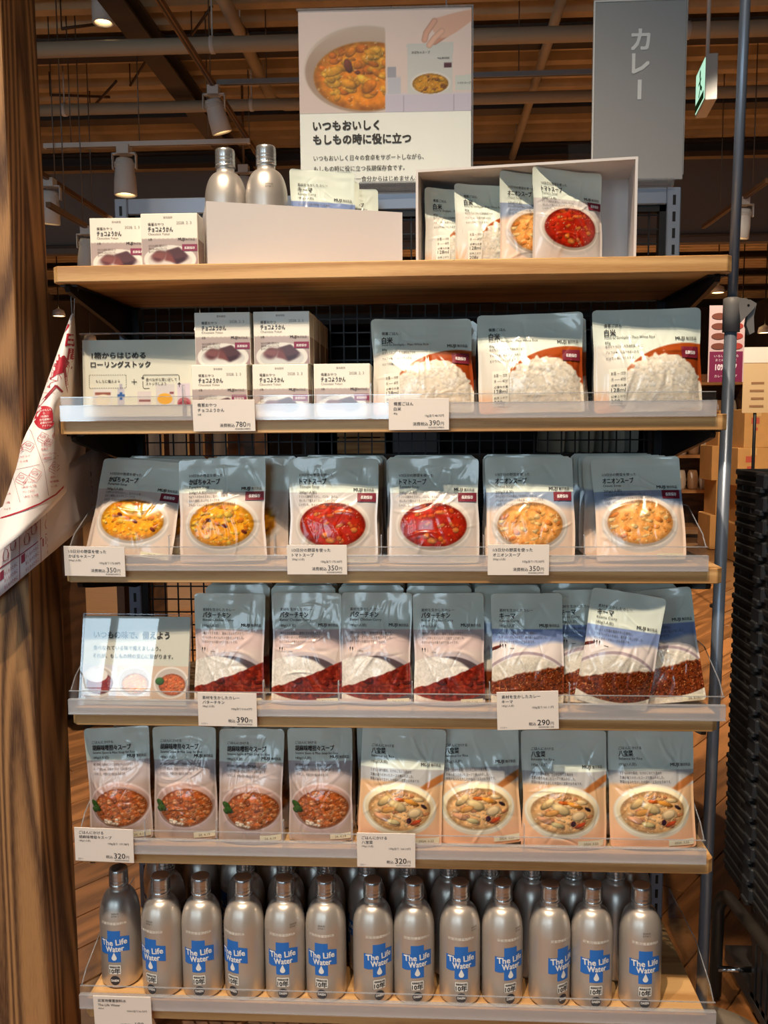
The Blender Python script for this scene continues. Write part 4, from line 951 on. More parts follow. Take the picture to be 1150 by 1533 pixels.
# ================================================================== CHOCOLATE YOKAN BOXES
BW, BH, BD = 0.0915, 0.0845, 0.040
def paint_yokan(u, v):
    n = len(u); img = np.tile(np.asarray((242, 236, 222), float), (n, 1))
    seam = 0.455 + 0.004 * np.abs(np.sin(u * 40))
    img = over(img, sstep(0.0, 0.006, v - seam), (206, 198, 186)); img = over(img, sstep(0.008, 0.02, v - seam), (178, 162, 158))
    img = over(img, sstep(0.55, 1.0, v) * sstep(0.3, 1.0, u) * 0.6, (150, 116, 116))
    m, d = emask(u, v, 0.5, 0.86, 0.47, 0.27, 0.02); img = over(img, m, (226, 222, 214))
    m, d = emask(u, v, 0.5, 0.88, 0.40, 0.21, 0.02); img = over(img, m, (206, 204, 200))
    def quad(img, pts, c):
        p = np.array(pts); s = np.ones(n)
        for i in range(len(p)):
            a = p[i]; b = p[(i + 1) % len(p)]
            s = s * sstep(-0.006, 0.006, (b[0] - a[0]) * (v - a[1]) - (b[1] - a[1]) * (u - a[0]))
        return over(img, s, c)
    img = quad(img, [(0.16, 0.80), (0.28, 0.69), (0.44, 0.72), (0.40, 0.86), (0.30, 0.92), (0.18, 0.88)], (92, 48, 50))
    img = quad(img, [(0.16, 0.80), (0.28, 0.69), (0.44, 0.72), (0.38, 0.86)], (128, 76, 72))
    img = quad(img, [(0.44, 0.70), (0.66, 0.63), (0.83, 0.80), (0.80, 0.88), (0.62, 0.96), (0.48, 0.86)], (60, 32, 40))
    img = quad(img, [(0.44, 0.70), (0.66, 0.63), (0.83, 0.80), (0.60, 0.86)], (84, 52, 56))
    img = quad(img, [(0.44, 0.70), (0.52, 0.74), (0.60, 0.92), (0.40, 0.88)], (120, 66, 62))
    return img
CARTON = mat('carton_white', (240, 235, 222), 0.5)
yk_body = MB().rbox(-BW / 2, BW / 2, 0, BD, 0, BH, 0.0012, 2).mesh('yokan_carton', CARTON)
sd = MB().add([(BW / 2 + 0.0003, 0.001, 0.002), (BW / 2 + 0.0003, BD - 0.001, 0.002), (BW / 2 + 0.0003, BD - 0.001, BH * 0.52), (BW / 2 + 0.0003, 0.001, BH * 0.52)], [(0, 1, 2, 3)])
yk_side = sd.mesh('side_print', mat('carton_side', (176, 152, 140), 0.5))
nx_, nz_ = 96, 90
uu, vv = np.meshgrid(np.linspace(0, 1, nx_), np.linspace(1, 0, nz_))
Vp = np.stack([(uu.ravel() - 0.5) * (BW - 0.002), np.full(uu.size, -0.0003), 0.001 + (1 - vv.ravel()) * (BH - 0.002)], 1)
yk_front = grid_mesh('yokan_front', Vp, nx_, nz_, vcol_mat('printed_carton', 0.42, 0.4, 0.15), linA(paint_yokan(uu.ravel(), vv.ravel())))
P = Print(); k = (70, 62, 60)
P.text('備蓄おやつ', -.034, BH * .775, .0052, k, .006); P.text('チョコようかん', -.034, BH * .665, .0088, (52, 46, 46), .013, fit=.040); P.text('Chocolate Yokan', -.034, BH * .60, .0050, (120, 112, 108))
P.text('2028. 2. 3', .012, BH * .795, .0062, (150, 144, 138), 0); P.text('賞味期限', -.009, BH * .905, .0038, (140, 132, 128)); P.text('5本', -.034, BH * .50, .0046, k)
P.text('MUJI', .014, BH * .495, .0062, (56, 50, 50), .016, fit=.0105); P.text('無印良品', .0255, BH * .497, .0040, k, .005)
for j, s in enumerate(('なめらかな食感と濃厚な甘さの', '食感が楽しめるようかんです。', '食べやすい一口サイズにしました。')): P.text(s, -.034, BH * (.385 - .055 * j), .0042, (96, 86, 86), 0, fit=.030)
yk_txt = P.mesh('yokan_lettering', flat(0.0004), 0.0002)
P = Print(); P.rect(.020, .0445, BH * .30, BH * .425, (136, 50, 84), layer=1); P.text('長期保存', .0322, BH * .335, .0046, (246, 236, 236), .015, 'C', fit=.017, layer=3)
yk_badge = P.mesh('yokan_badge', flat(0.0004), 0.0002)
def yokan(x, y, z, label, yaw=0, full=True, group=None):
    o = thing('chocolate_box', label, 'food box', (x, y, z), (0, 0, math.radians(yaw)), group)
    link('carton', yk_body, o); link('side_print', yk_side, o)
    if full: link('front_print', yk_front, o); link('lettering', yk_txt, o); link('badge', yk_badge, o)
    else: link('front_print', yk_front, o)
    return o
yokan(-0.4385, 0.052, ZS[0], 'chocolate yokan box alone at the outer end of the top shelf', 2)
yokan(-0.3462, 0.028, ZS[0], 'chocolate yokan box touching the long white carton on the top shelf', 1)
yokan(-0.268, 0.042, Z2 + BH + e, 'upper chocolate yokan box stacked beside the rolling stock notice'); yokan(-0.171, 0.040, Z2 + BH + e, 'upper chocolate yokan box stacked next to the black grid gap')
yokan(-0.274, 0.036, Z2 + e, 'lower chocolate yokan box behind the 780 yen card'); yokan(-0.174, 0.038, Z2 + e, 'lower chocolate yokan box in the middle of its row'); yokan(-0.074, 0.040, Z2 + e, 'lower chocolate yokan box beside the rice pouches, nothing on top')
for (x, z, n_) in ((-0.268, Z2 + BH + e, 2), (-0.171, Z2 + BH + e, 5), (-0.274, Z2 + e, 5), (-0.174, Z2 + e, 5), (-0.074, Z2 + e, 4)):
    for j in range(1, n_ + 1): yokan(x + 0.001 * (j % 2), 0.042 + j * (BD + 0.001), z, 'chocolate yokan box in the ranks behind the front boxes', 0, False, 'chocolate boxes in the rear ranks')

# ================================================================== WATER BOTTLES
ALU = mat('brushed_aluminium', (204, 196, 188), 0.36, 0.64, 0.5)
CAPM = mat('cap_aluminium', (214, 212, 210), 0.27, 0.85)
BR = 0.033
prof = [(0.001, 0.0015), (0.026, 0.0015), (0.029, 0.0), (0.0318, 0.0022), (0.033, 0.006), (0.033, 0.060), (0.033, 0.112)]
for k in range(1, 13):
    a = k / 12 * PI / 2 * 0.93; prof.append((0.0135 + 0.0195 * math.cos(a), 0.112 + 0.0445 * math.sin(a)))
prof += [(0.0146, 0.1572), (0.0142, 0.1600), (0.0142, 0.1665), (0.0152, 0.1675), (0.0152, 0.1690), (0.0142, 0.1700), (0.0140, 0.1760)]
bot_body = MB().lathe(prof, 40).mesh('bottle_body', ALU)
cp = MB(); n = 48; V = []; F = []
cprof = [(0.0146, 0.1640, 0), (0.0158, 0.1645, 0), (0.0158, 0.1672, 0), (0.0148, 0.1680, 0), (0.0156, 0.1690, 1), (0.0157, 0.1735, 1), (0.0149, 0.1745, 0), (0.0156, 0.1758, 1), (0.0156, 0.1790, 1), (0.0150, 0.1797, 0), (0.0156, 0.1806, 1), (0.0155, 0.1880, 1), (0.0149, 0.1912, 0), (0.0138, 0.1928, 0), (0.0118, 0.1932, 0), (0.0005, 0.1932, 0)]
for (r, z, kn) in cprof:
    for j in range(n):
        rr = r - (0.0009 if kn and j % 2 else 0); a = 2 * PI * j / n; V.append((rr * math.cos(a), rr * math.sin(a), z))
for i in range(len(cprof) - 1):
    for j in range(n): F.append((i * n + j, i * n + (j + 1) % n, (i + 1) * n + (j + 1) % n, (i + 1) * n + j))
bot_cap = cp.add(V, F, 0, True).mesh('bottle_cap', CAPM)
def cyl(x, z, l):
    a = x / BR; r = BR + 0.00015 + l
    return np.stack([r * np.sin(a), -r * np.cos(a), z + 0.0068], 1)
BLUE = (36, 108, 196)
P = Print(); P.rect(-.0108, .0108, .040, .094, BLUE, 6, 1)
V = []; nn = 20
for j in range(nn + 1):
    t = j / nn; x = -.0255 + .051 * t; zc = .0690 + .0022 * math.sin(t * PI * 2 - 2.6) + .003 * (t - .5)
    V += [(x, zc - .0128), (x, zc + .0128)]
P.items.append((np.array(V), [(2 * j, 2 * j + 2, 2 * j + 3, 2 * j + 1) for j in range(nn)], BLUE, 1))
blue_me = P.mesh('blue_cross', cyl, 0.0001, 0.45)
WHT = (232, 232, 232)
P = Print(); P.text('The Life', 0, .0695, .0135, WHT, .018, 'C', fit=.043, rot=.07, layer=3); P.text('Water', .0012, .0585, .0135, WHT, .018, 'C', fit=.030, rot=.05, layer=3)
P.ellipse(0, .0475, .0042, .0042, WHT, 18, 3); P.poly([(-.0041, .0485), (.0041, .0485), (0, .0575)], WHT, 3)
P.text('災害用備蓄飲料水', 0, .1045, .0052, (222, 216, 208), .02, 'C', fit=.044, layer=1)
wh_me = P.mesh('white_lettering', cyl, 0.0001, 0.5)
P = Print(); P.rect(-.0108, .0108, .0195, .0350, (226, 222, 216), 6, 1, 0)
P.line([(-.0105, .0198), (.0105, .0198), (.0105, .0347), (-.0105, .0347)], .0006, (60, 58, 60), 2, True)
P.text('10年', 0, .0212, .0096, (50, 48, 50), .025, 'C', fit=.0175, layer=2); P.text('長期保存可能', 0, .0302, .0036, (60, 58, 60), .02, 'C', fit=.0175, layer=2)
age_me = P.mesh('ten_year_mark', cyl, 0.0001, 0.5)
P = Print(); P.ellipse(0, .0085, .0082, .0082, (44, 48, 60), 26, 0); P.text('DAIEN', 0, .0068, .0052, (230, 230, 230), .03, 'C', fit=.0125, layer=2)
dai_me = P.mesh('round_maker_mark', cyl, 0.0001, 0.5)
P = Print(); P.text('2034.02', 0, .128, .0036, (70, 66, 62), 0, 'C'); P.text('DTW 1', 0, .124, .0036, (70, 66, 62), 0, 'C')
stamp_me = P.mesh('date_stamp', lambda x, z, l: np.stack([(0.0135 + 0.0195 * np.sqrt(np.clip(1 - ((z - .112) / .0445) ** 2, 0, 1)) + .0004) * np.sin(x / .030), -(0.0135 + 0.0195 * np.sqrt(np.clip(1 - ((z - .112) / .0445) ** 2, 0, 1)) + .0004) * np.cos(x / .030), z], 1), 0.0001, 0.5)
def bottle(x, y, z, rz, label, group, stamp=None):
    o = thing('water_bottle', label, 'bottle', (x, y, z), (0, 0, rz), group)
    o.scale = (1.07, 1.07, 1.075)
    link('bottle_body', bot_body, o); link('cap', bot_cap, o)
    link('blue_cross', blue_me, o); link('white_lettering', wh_me, o); link('ten_year_mark', age_me, o); link('maker_mark', dai_me, o)
    if stamp is not None: link('date_stamp', stamp_me, o, None, (0, 0, stamp))
    return o
YF = 0.050
front = [(181, 0.0, .10), (243, -.32, -.35), (303, 0.05, None), (366, -.42, None), (427, 0.02, 0.6), (488, -.12, -.1), (559, .36, None), (620, .18, None), (688.5, 0.04, .75), (752, .34, .8), (823, .58, None), (886, .06, None), (959, .03, .05)]
for (px, rz, st) in front:
    yy = YF + (0.022 if px == 181 else 0)
    bottle(atY(px, 1400, yy).x, yy, Z6 + e, rz, 'silver aluminium water bottle with blue cross in the front row', 'water bottles in the front row of the bottom shelf', None if st is None else st - rz)
for r in range(1, 4):
    for j in range(13):
        x = -0.450 + j * 0.0745 + (0.03 if r % 2 else 0)
        if x > 0.47: continue
        if r == 1 and j in (1,): continue
        bottle(x, YF + 0.004 + r * 0.0725, Z6 + e, random.uniform(-2.5, 2.5), 'silver aluminium water bottle standing in shade behind the front row', 'water bottles in the rear ranks of the bottom shelf')

# ================================================================== TOP SHELF
WHITEBOX = mat('white_box_board', (202, 197, 197), 0.55)
ZT1 = ZS[0]
yaw = math.atan2(0.099, 0.309)
lb = thing('display_carton', 'long white open-top carton holding two bottles and pouches', 'box', (-0.287, 0.034, ZT1), (0, 0, yaw))
W_, D_, H_ = 0.325, 0.125, 0.1035; t_ = 0.003
for nme, a in (('front_panel', (0, W_, 0, t_, 0, H_)), ('rear_panel', (0, W_, D_ - t_, D_, 0, H_)), ('side_panel', (0, t_, t_, D_ - t_, 0, H_)), ('side_panel', (W_ - t_, W_, t_, D_ - t_, 0, H_)), ('base_panel', (t_, W_ - t_, t_, D_ - t_, 0, t_))):
    MB().box(*a).build(nme, WHITEBOX, lb)
def in_box(root_xy, yw, lx, ly): return (root_xy[0] + lx * math.cos(yw) - ly * math.sin(yw), root_xy[1] + lx * math.sin(yw) + ly * math.cos(yw))
for (px, rz, nm) in ((334, 2.6, 'silver bottle standing in the long white carton, closer to the yokan boxes'), (397, 2.8, 'silver bottle standing in the long white carton, beside the keema pouch')):
    bottle(-0.2760 if px == 334 else -0.2045, 0.127 if px == 334 else 0.116, ZT1 + t_, rz, nm, None, -rz + 0.3 if px == 397 else None)
for (kd, sdv, lx, ly, ln, rl, sc, lab) in (('keema', 2, 0.198, 0.040, 6, 0.5, 0.94, 'keema curry pouch standing in the long white carton'),
                                       ('butter', 2, 0.216, 0.074, 6, 0.5, 0.92, 'butter chicken pouch peeping out behind the keema pouch in the carton'),
                                       ('sesame', 2, 0.2655, 0.102, 6, 0, 0.85, 'sesame miso soup pouch standing low in the long white carton')):
    x_, y_ = in_box((-0.287, 0.034), yaw, lx, ly)
    pouch(kd, sdv, x_, y_, ZT1 + t_, lab, ln, math.degrees(yaw), rl, sc=sc)

yaw2 = math.atan2(-0.045, 0.344)
ob = thing('display_box', 'white box laid on its side holding four upright pouches', 'box', (0.046, 0.090, ZT1), (0, 0, yaw2))
W_, D_, H_ = 0.350, 0.115, 0.160; t_ = 0.004
for nme, a in (('base_panel', (0, W_, 0, D_, 0, t_)), ('top_panel', (0, W_, 0, D_, H_ - t_, H_)), ('side_panel', (0, t_, 0, D_, t_, H_ - t_)), ('side_panel', (W_ - t_, W_, 0, D_, t_, H_ - t_)), ('rear_panel', (t_, W_ - t_, D_ - t_, D_, t_, H_ - t_))):
    MB().box(*a).build(nme, WHITEBOX, ob)
for (kd, sdv, lx, ly, yw, sc, ln, rl, lab) in (('rice', 1, 0.076, 0.064, 17, 0.87, 3, 0, 'white rice pouch against the side wall in the white display box'), ('rice', 2, 0.130, 0.044, 19, 0.87, 3, 0, 'white rice pouch second in line in the white display box'),
                                   ('onion', 1, 0.190, 0.040, 24, 0.87, 3, 0, 'onion soup pouch half covered in the white display box'), ('tomato', 2, 0.245, 0.022, 22, 0.865, 3, 0.8, 'tomato soup pouch foremost in the white display box')):
    x_, y_ = in_box((0.046, 0.090), yaw2, lx, ly)
    pouch(kd, sdv, x_, y_, ZT1 + t_, lab, ln, yw, rl, sc=sc)

# ---- posters clipped on the frame
def quadimg(img, u, v, pts, c, soft=0.004):
    p = np.array(pts, float); s = np.ones(len(u))
    for i in range(len(p)):
        a = p[i]; b = p[(i + 1) % len(p)]
        s = s * sstep(-soft, soft, ((b[0] - a[0]) * (v - a[1]) - (b[1] - a[1]) * (u - a[0])) / (math.hypot(*(b - a)) + 1e-9))
    return over(img, s, c)
def paint_poster(x, y):
    """x 0..258, y 0..152 in poster pixels"""
    n = len(x); img = np.tile(np.asarray((232, 212, 204), float), (n, 1))
    img = img * (1.02 - 0.0004 * y)[:, None]
    left = 1 - sstep(129, 130, x)
    m, d = emask(x, y, 98, 88, 92, 66, 0.012); img = over(img, m * left, (222, 206, 196))
    m, d = emask(x, y, 98, 90, 89, 62, 0.02); img = over(img, m * left, (176, 150, 132))
    m, d = emask(x, y, 98, 86, 90, 62, 0.02); img = over(img, m * left * (1 - sstep(20, 90, y)), (206, 184, 168))
    img = soup_fill(img, x, y, 102, 98, 80, 51, (232, 150, 30), (204, 110, 14), [(236, 160, 40), (226, 130, 26), (240, 180, 60), (214, 112, 20), (238, 170, 50)], 12, 110, left, 0.05, 0.13)
    for q in ((74, 82, 6, 11, -0.3), (88, 92, 4, 3, 0)): img = lump(img, x, y, *q[:4], (126, 62, 44), q[4])
    right = sstep(129, 130, x)
    img = over(img, right * sstep(126, 127, y), (206, 198, 214)); img = over(img, right * sstep(122, 126, y) * (1 - sstep(126, 127, y)), (214, 206, 214))
    for xs in (157, 232): img = over(img, right * (1 - sstep(0.4, 1.2, np.abs(x - xs))) * sstep(127, 128, y), (170, 160, 178))
    # bottle
    m = right * sstep(84, 88, y) * (1 - sstep(125, 126, y)) * (1 - sstep(9, 10.5, np.abs(x - 143))); img = over(img, m * sstep(96, 104, y), (196, 196, 206))
    m = right * sstep(84, 86, y) * (1 - sstep(100, 101, y)) * (1 - sstep(6, 7, np.abs(x - 139))); img = over(img, m, (164, 164, 176))
    # pouch held
    img = quadimg(img, x, y, [(162, 52), (231, 50), (230, 126), (163, 126)], (208, 208, 204))
    m, d = emask(x, y, 197, 110, 30, 17, 0.05); img = over(img, m, (226, 220, 214)); img = soup_fill(img, x, y, 197, 111, 27, 15, (206, 150, 40), (176, 116, 20), [(212, 160, 50), (150, 90, 30)], 3, 26)
    img = over(img, (1 - sstep(5, 6, np.abs(x - 223))) * (1 - sstep(3, 4, np.abs(y - 84))), (84, 40, 56))
    img = quadimg(img, x, y, [(234, 100), (258, 98), (258, 122), (234, 122)], (206, 210, 204))
    # hand coming in from the upper right, finger and thumb pinching the pouch
    sk = (226, 180, 158)
    def capsule(img, pts, r, c):
        dm = np.full(len(x), 1e9)
        for (a, b) in zip(pts[:-1], pts[1:]):
            a = np.array(a, float); b = np.array(b, float); ab = b - a
            t = np.clip(((x - a[0]) * ab[0] + (y - a[1]) * ab[1]) / (ab @ ab), 0, 1)
            dm = np.minimum(dm, np.hypot(x - a[0] - t * ab[0], y - a[1] - t * ab[1]))
        sh = np.asarray(c, float)[None, :] * (1.03 - 0.16 * sstep(r * 0.4, r, dm))[:, None]
        return over(img, 1 - sstep(r - 0.8, r + 0.8, dm), sh)
    img = capsule(img, [(222, 38), (208, 47), (203, 50)], 4.2, (206, 148, 126))
    img = quadimg(img, x, y, [(262, 0), (262, 23), (236, 36), (225, 44), (213, 44), (203.5, 37), (196, 25), (203.5, 13.7), (213, 10.6), (235, 7)], sk, 1.2)
    img = capsule(img, [(203, 19), (191, 36), (188.5, 46)], 4.6, (220, 168, 146))
    img = capsule(img, [(214, 34), (203, 44), (195.5, 54)], 4.6, (230, 184, 162))
    return img
po = thing('soup_poster', 'white poster with a bowl of pumpkin soup and a hand lifting a pouch', 'poster', (-0.014, 0.318, 1.622), (0, 0, math.radians(1)))
PW, PH = 0.322, 0.312; z0 = 0.022
PAPER = mat('poster_paper', (248, 250, 242), 0.4, 0, 0.5, 0.2)
MB().rbox(-PW / 2, PW / 2, 0.0, 0.002, z0, z0 + PH, 0.0005, 1).build('sheet', PAPER, po)
nx_, nz_ = 200, 118
uu, vv = np.meshgrid(np.linspace(0, 1, nx_), np.linspace(1, 0, nz_)); ph = PH * 0.588
Vp = np.stack([(uu.ravel() - 0.5) * PW, np.full(uu.size, -0.0004), z0 + PH - vv.ravel() * ph], 1)
link('photo_print', grid_mesh('photo_print', Vp, nx_, nz_, vcol_mat('poster_print', 0.4, 0.5, 0.2), linA(paint_poster(uu.ravel() * 258, vv.ravel() * 152))), po)
P = Print(); k = (58, 52, 48); fl_ = flat(0.0004)
P.text('いつもおいしく', -.136, z0 + .0985, .0195, k, .024, fit=.124); P.text('もしもの時に役に立つ', -.136, z0 + .0735, .0195, k, .024, fit=.184)
P.text('いつもおいしく日々の食卓をサポートしながら、', -.136, z0 + .043, .0108, k, .008, fit=.208); P.text('もしもの時に役に立つ長期保存食です。', -.136, z0 + .0235, .0108, k, .008, fit=.172); P.text('日頃からの備えを一食分からはじめませんか。', -.136, z0 + .004, .0108, k, .008, fit=.205)
P.text('かぼちゃスープ', .050, z0 + .232, .0055, (80, 80, 84), .01, fit=.034); P.text('MUJI 無印良品', .098, z0 + .222, .0036, (80, 80, 84), .01); P.text('トマトスープ', .136, z0 + .1765, .0050, (90, 90, 94), .01, fit=.024)
link('lettering', P.mesh('poster_lettering', fl_), po)
MB().box(-PW / 2 - .002, PW / 2 + .003, -0.0035, -0.0020, z0 - .006, z0 + PH + .003).build('clear_cover', acrylic('poster_cover', (1, 1, 1), 0, 0.0, 0.03, gain=0.5), po)
MB().box(PW / 2 + .001, PW / 2 + .0035, -0.0035, 0.003, z0 - .006, z0 + PH + .003).box(-PW / 2 - .003, PW / 2 + .0035, -0.0035, 0.003, z0 + PH + .001, z0 + PH + .0032).build('cover_edge', EDGE, po)
MB().rbox(-0.05, 0.155, -0.022, 0.02, 0.0, 0.020, 0.003, 2).build('clamp_base', acrylic('clamp_acrylic', (0.9, 0.92, 0.94), 0.12, 0.06, 0.03, gain=1.5), po)

gs = thing('grey_sign', 'tall grey aisle sign with vertical white katakana for curry', 'sign', (0.457, 0.322, 1.622))
GW, GH = 0.166, 0.318
MB().rbox(-GW / 2, GW / 2, 0, 0.003, 0.018, 0.018 + GH, 0.001, 1).build('panel', mat('sign_grey', (166, 165, 165), 0.40, 0, 0.5, 0.15), gs)
MB().box(-GW / 2 - .003, -GW / 2, -0.001, 0.004, 0.018, 0.018 + GH).box(-GW / 2 - .003, GW / 2, -0.001, 0.004, 0.018 + GH, 0.021 + GH).box(-GW / 2, GW / 2 + .004, 0.010, 0.012, 0.03, 0.026 + GH).build('edge_strip', mat('strip_white', (232, 230, 226), 0.4), gs)
P = Print(); wc = (238, 238, 236)
P.text('カ', 0.0, 0.018 + GH * .735, .044, wc, .02, 'C'); P.text('レ', 0.001, 0.018 + GH * .605, .044, wc, .02, 'C'); P.rect(-.0035, .0035, 0.018 + GH * .455, 0.018 + GH * .565, wc, layer=1)
link('lettering', P.mesh('sign_lettering', fl_), gs)
MB().box(-GW / 2 - .004, GW / 2 + .004, -0.005, -0.0035, 0.016, 0.022 + GH).build('clear_cover', acrylic('sign_cover', (1, 1, 1), 0, 0.0, 0.03, gain=0.8), gs)
MB().rbox(-0.06, 0.062, -0.024, 0.02, 0.0, 0.016, 0.003, 2).build('clamp_base', MATS['clamp_acrylic'], gs)
sm = tag(MB().rbox(-0.02, 0.02, -0.001, 0.001, 0.0, 0.082, 0.0006, 1).rbox(-0.02, 0.02, -0.014, 0.014, -0.004, 0.002, 0.001, 1).build('clear_tab', CLEAR, None, (0.348, 0.322, 1.626)), 'small clear acrylic tab standing on the frame beside the grey sign', 'acrylic tab')

# ---- notice on the second shelf
nt_ = thing('stock_notice', 'cream notice in a clear stand explaining rolling stock beside the chocolate boxes', 'notice', (-0.416, 0.062, Z2 + 0.0013), (math.radians(-4), 0, math.radians(2)))
NW, NH = 0.190, 0.130
MB().rbox(-NW / 2, NW / 2, 0, 0.0012, 0.002, NH, 0.0003, 1).build('sheet', mat('notice_paper', (226, 224, 208), 0.5), nt_)
def paint_goods(x, y):
    n = len(x); img = np.tile(np.asarray((226, 224, 208), float), (n, 1))
    def R(a, b, c, d, col):
        nonlocal img
        img = over(img, sstep(a - .6, a + .6, x) * (1 - sstep(b - .6, b + .6, x)) * sstep(c - .6, c + .6, y) * (1 - sstep(d - .6, d + .6, y)), col)
    R(12, 40, 8, 32, (226, 222, 220)); R(15, 38, 13, 17, (150, 84, 62)); m, _ = emask(x, y, 27, 24, 11, 8, .1); img = over(img, m, (232, 224, 206))
    R(48, 58, 8, 32, (196, 192, 204)); R(51, 55, 1, 9, (176, 172, 186)); R(47.5, 58.5, 16, 20, (44, 92, 160)); R(51, 55, 13, 24, (44, 92, 160))
    R(77, 97, 12, 32, (216, 206, 206)); R(79, 96, 24, 27, (140, 80, 80))
    R(104, 131, 2, 32, (212, 206, 206)); m, _ = emask(x, y, 117, 23, 11, 8, .08); img = over(img, m, (232, 170, 40)); R(124, 130, 13, 16, (130, 50, 60))
    R(135, 154, 1, 32, (214, 200, 214)); m, _ = emask(x, y, 145, 30, 10, 9, .08); img = over(img, m, (190, 100, 110)); m, _ = emask(x, y, 145, 33, 9, 7, .08); img = over(img, m, (150, 30, 50))
    return img
nx_, nz_ = 160, 34
uu, vv = np.meshgrid(np.linspace(0, 1, nx_), np.linspace(1, 0, nz_))
Vp = np.stack([(uu.ravel() - 0.5) * (NW - .006), np.full(uu.size, -0.0003), 0.020 + (1 - vv.ravel()) * 0.038], 1)
link('photo_print', grid_mesh('goods_print', Vp, nx_, nz_, vcol_mat('notice_print', 0.5), linA(paint_goods(uu.ravel() * 160, vv.ravel() * 33))), nt_)
P = Print(); k = (62, 56, 52)
P.text('1箱からはじめる', -.079, .100, .0112, k, .022, fit=.090); P.text('ローリングストック', -.081, .085, .0112, k, .022, fit=.100)
for (a, b) in (((-.084, .072), (-.022, .072)), ((-.084, .050), (-.022, .050))): P.dashed(a, b, .0007, k, 16)
for (a, b) in (((-.084, .072), (-.084, .050)), ((-.022, .072), (-.022, .050))): P.dashed(a, b, .0007, k, 6)
P.text('もしもに備えよう', -.053, .0590, .0060, k, .008, 'C', fit=.040); P.line([(-.013, .060), (-.004, .060)], .0012, k); P.line([(-.0085, .0555), (-.0085, .0645)], .0012, k)
P.line([(.006, .066), (.006, .0695), (.008, .0715), (.065, .0715), (.067, .0695), (.067, .062)], .0009, k); P.line([(.006, .061), (.006, .051), (.008, .049), (.017, .049)], .0009, k)
P.poly([(.003, .0675), (.009, .0675), (.006, .0645)], k, 1); P.poly([(.064, .0555), (.070, .0555), (.067, .0590)], k, 1); P.line([(.067, .0555), (.067, .051)], .0009, k)
P.text('食べながら買い足して', .011, .0615, .0058, k, .008, fit=.052); P.text('ストックしよう', .011, .0545, .0058, k, .008, fit=.034)
link('lettering', P.mesh('notice_lettering', fl_), nt_)
MB().box(-NW / 2 - .004, NW / 2 + .001, -0.003, -0.0018, 0.0, NH + .010).box(-NW / 2 - .004, NW / 2 + .001, 0.0018, 0.003, 0.0, NH + .010).box(-NW / 2 - .004, NW / 2 + .001, -0.003, 0.018, -0.0002, 0.0012).build('clear_stand', acrylic('stand_acrylic', (0.985, 0.99, 0.99), 0, 0.0, 0.03, gain=0.6), nt_)
MB().box(-NW / 2 - .004, NW / 2 + .001, -0.0032, 0.0032, NH + .0095, NH + .0112).build('stand_edge', EDGE, nt_)

# ---- notice on the curry shelf
cn = thing('stockpile_notice', 'glossy framed notice with three food photos beside the butter chicken pouches', 'notice', (-0.431, 0.022, Z4 + e), (math.radians(-13), 0, math.radians(-2)))
NW, NH = 0.184, 0.150
MB().rbox(-NW / 2, NW / 2, 0, 0.0012, 0.002, NH, 0.0003, 1).build('sheet', mat('notice_paper_grey', (208, 208, 196), 0.45), cn)
def paint_strip(x, y):
    n = len(x); img = np.tile(np.asarray((222, 196, 176), float), (n, 1))
    img = over(img, 1 - sstep(62, 63, x), (206, 200, 204)); img = over(img, sstep(126, 127, x), (214, 188, 168))
    for (cx_, b, dk, lp, cl) in ((30, (150, 46, 44), (110, 24, 26), [(170, 70, 60)], (0, 62)), (94, (226, 170, 100), (196, 124, 60), [(240, 200, 140), (226, 150, 70)], (63, 125)), (160, (206, 110, 60), (170, 76, 36), [(216, 130, 76), (186, 90, 44)], (127, 190))):
        c = sstep(cl[0], cl[0] + .5, x) * (1 - sstep(cl[1], cl[1] + .5, x))
        m, _ = emask(x, y, cx_, 26, 31, 25, .03); img = over(img, m * c, (232, 224, 218)); m, _ = emask(x, y, cx_, 26, 28, 22, .03); img = over(img, m * c, (196, 184, 176))
        img = soup_fill(img, x, y, cx_ + 2, 29, 24, 17, b, dk, lp, cx_, 24, c)
        if cx_ == 30: m, _ = emask(x, y, 26, 16, 20, 11, .05); img = over(img, m * c, (236, 230, 224))
        if cx_ == 160: img = lump(img, x, y, 140, 24, 8, 6, (60, 110, 50))
    return img
nx_, nz_ = 150, 44
uu, vv = np.meshgrid(np.linspace(0, 1, nx_), np.linspace(1, 0, nz_))
Vp = np.stack([(uu.ravel() - 0.5) * NW, np.full(uu.size, -0.0003), 0.012 + (1 - vv.ravel()) * 0.055], 1)
link('photo_print', grid_mesh('strip_print', Vp, nx_, nz_, MATS['notice_print'], linA(paint_strip(uu.ravel() * 190, vv.ravel() * 52))), cn)
P = Print()
P.text('いつもの味で、備えよう', -.075, .113, .0135, (64, 60, 58), .022, fit=.132); P.text('食べなれている味で備えましょう。', -.075, .093, .0085, (64, 60, 58), .008, fit=.118); P.text('それが、もしもの時の安心に繋がります。', -.075, .0795, .0085, (64, 60, 58), .008, fit=.140)
link('lettering', P.mesh('curry_notice_lettering', fl_), cn)
MB().box(-NW / 2 - .003, NW / 2 + .003, -0.003, -0.0018, 0.0, NH + .004).build('clear_cover', acrylic('glossy_cover', (1, 1, 1), 0, 0.02, 0.015, gain=1.0), cn)
MB().box(-NW / 2 - .003, NW / 2 + .003, -0.003, 0.0, NH + .0025, NH + .004).box(-NW / 2 - .003, -NW / 2 - .0015, -0.003, 0, 0, NH + .004).box(NW / 2 + .0015, NW / 2 + .003, -0.003, 0, 0, NH + .004).build('cover_edge', EDGE, cn)
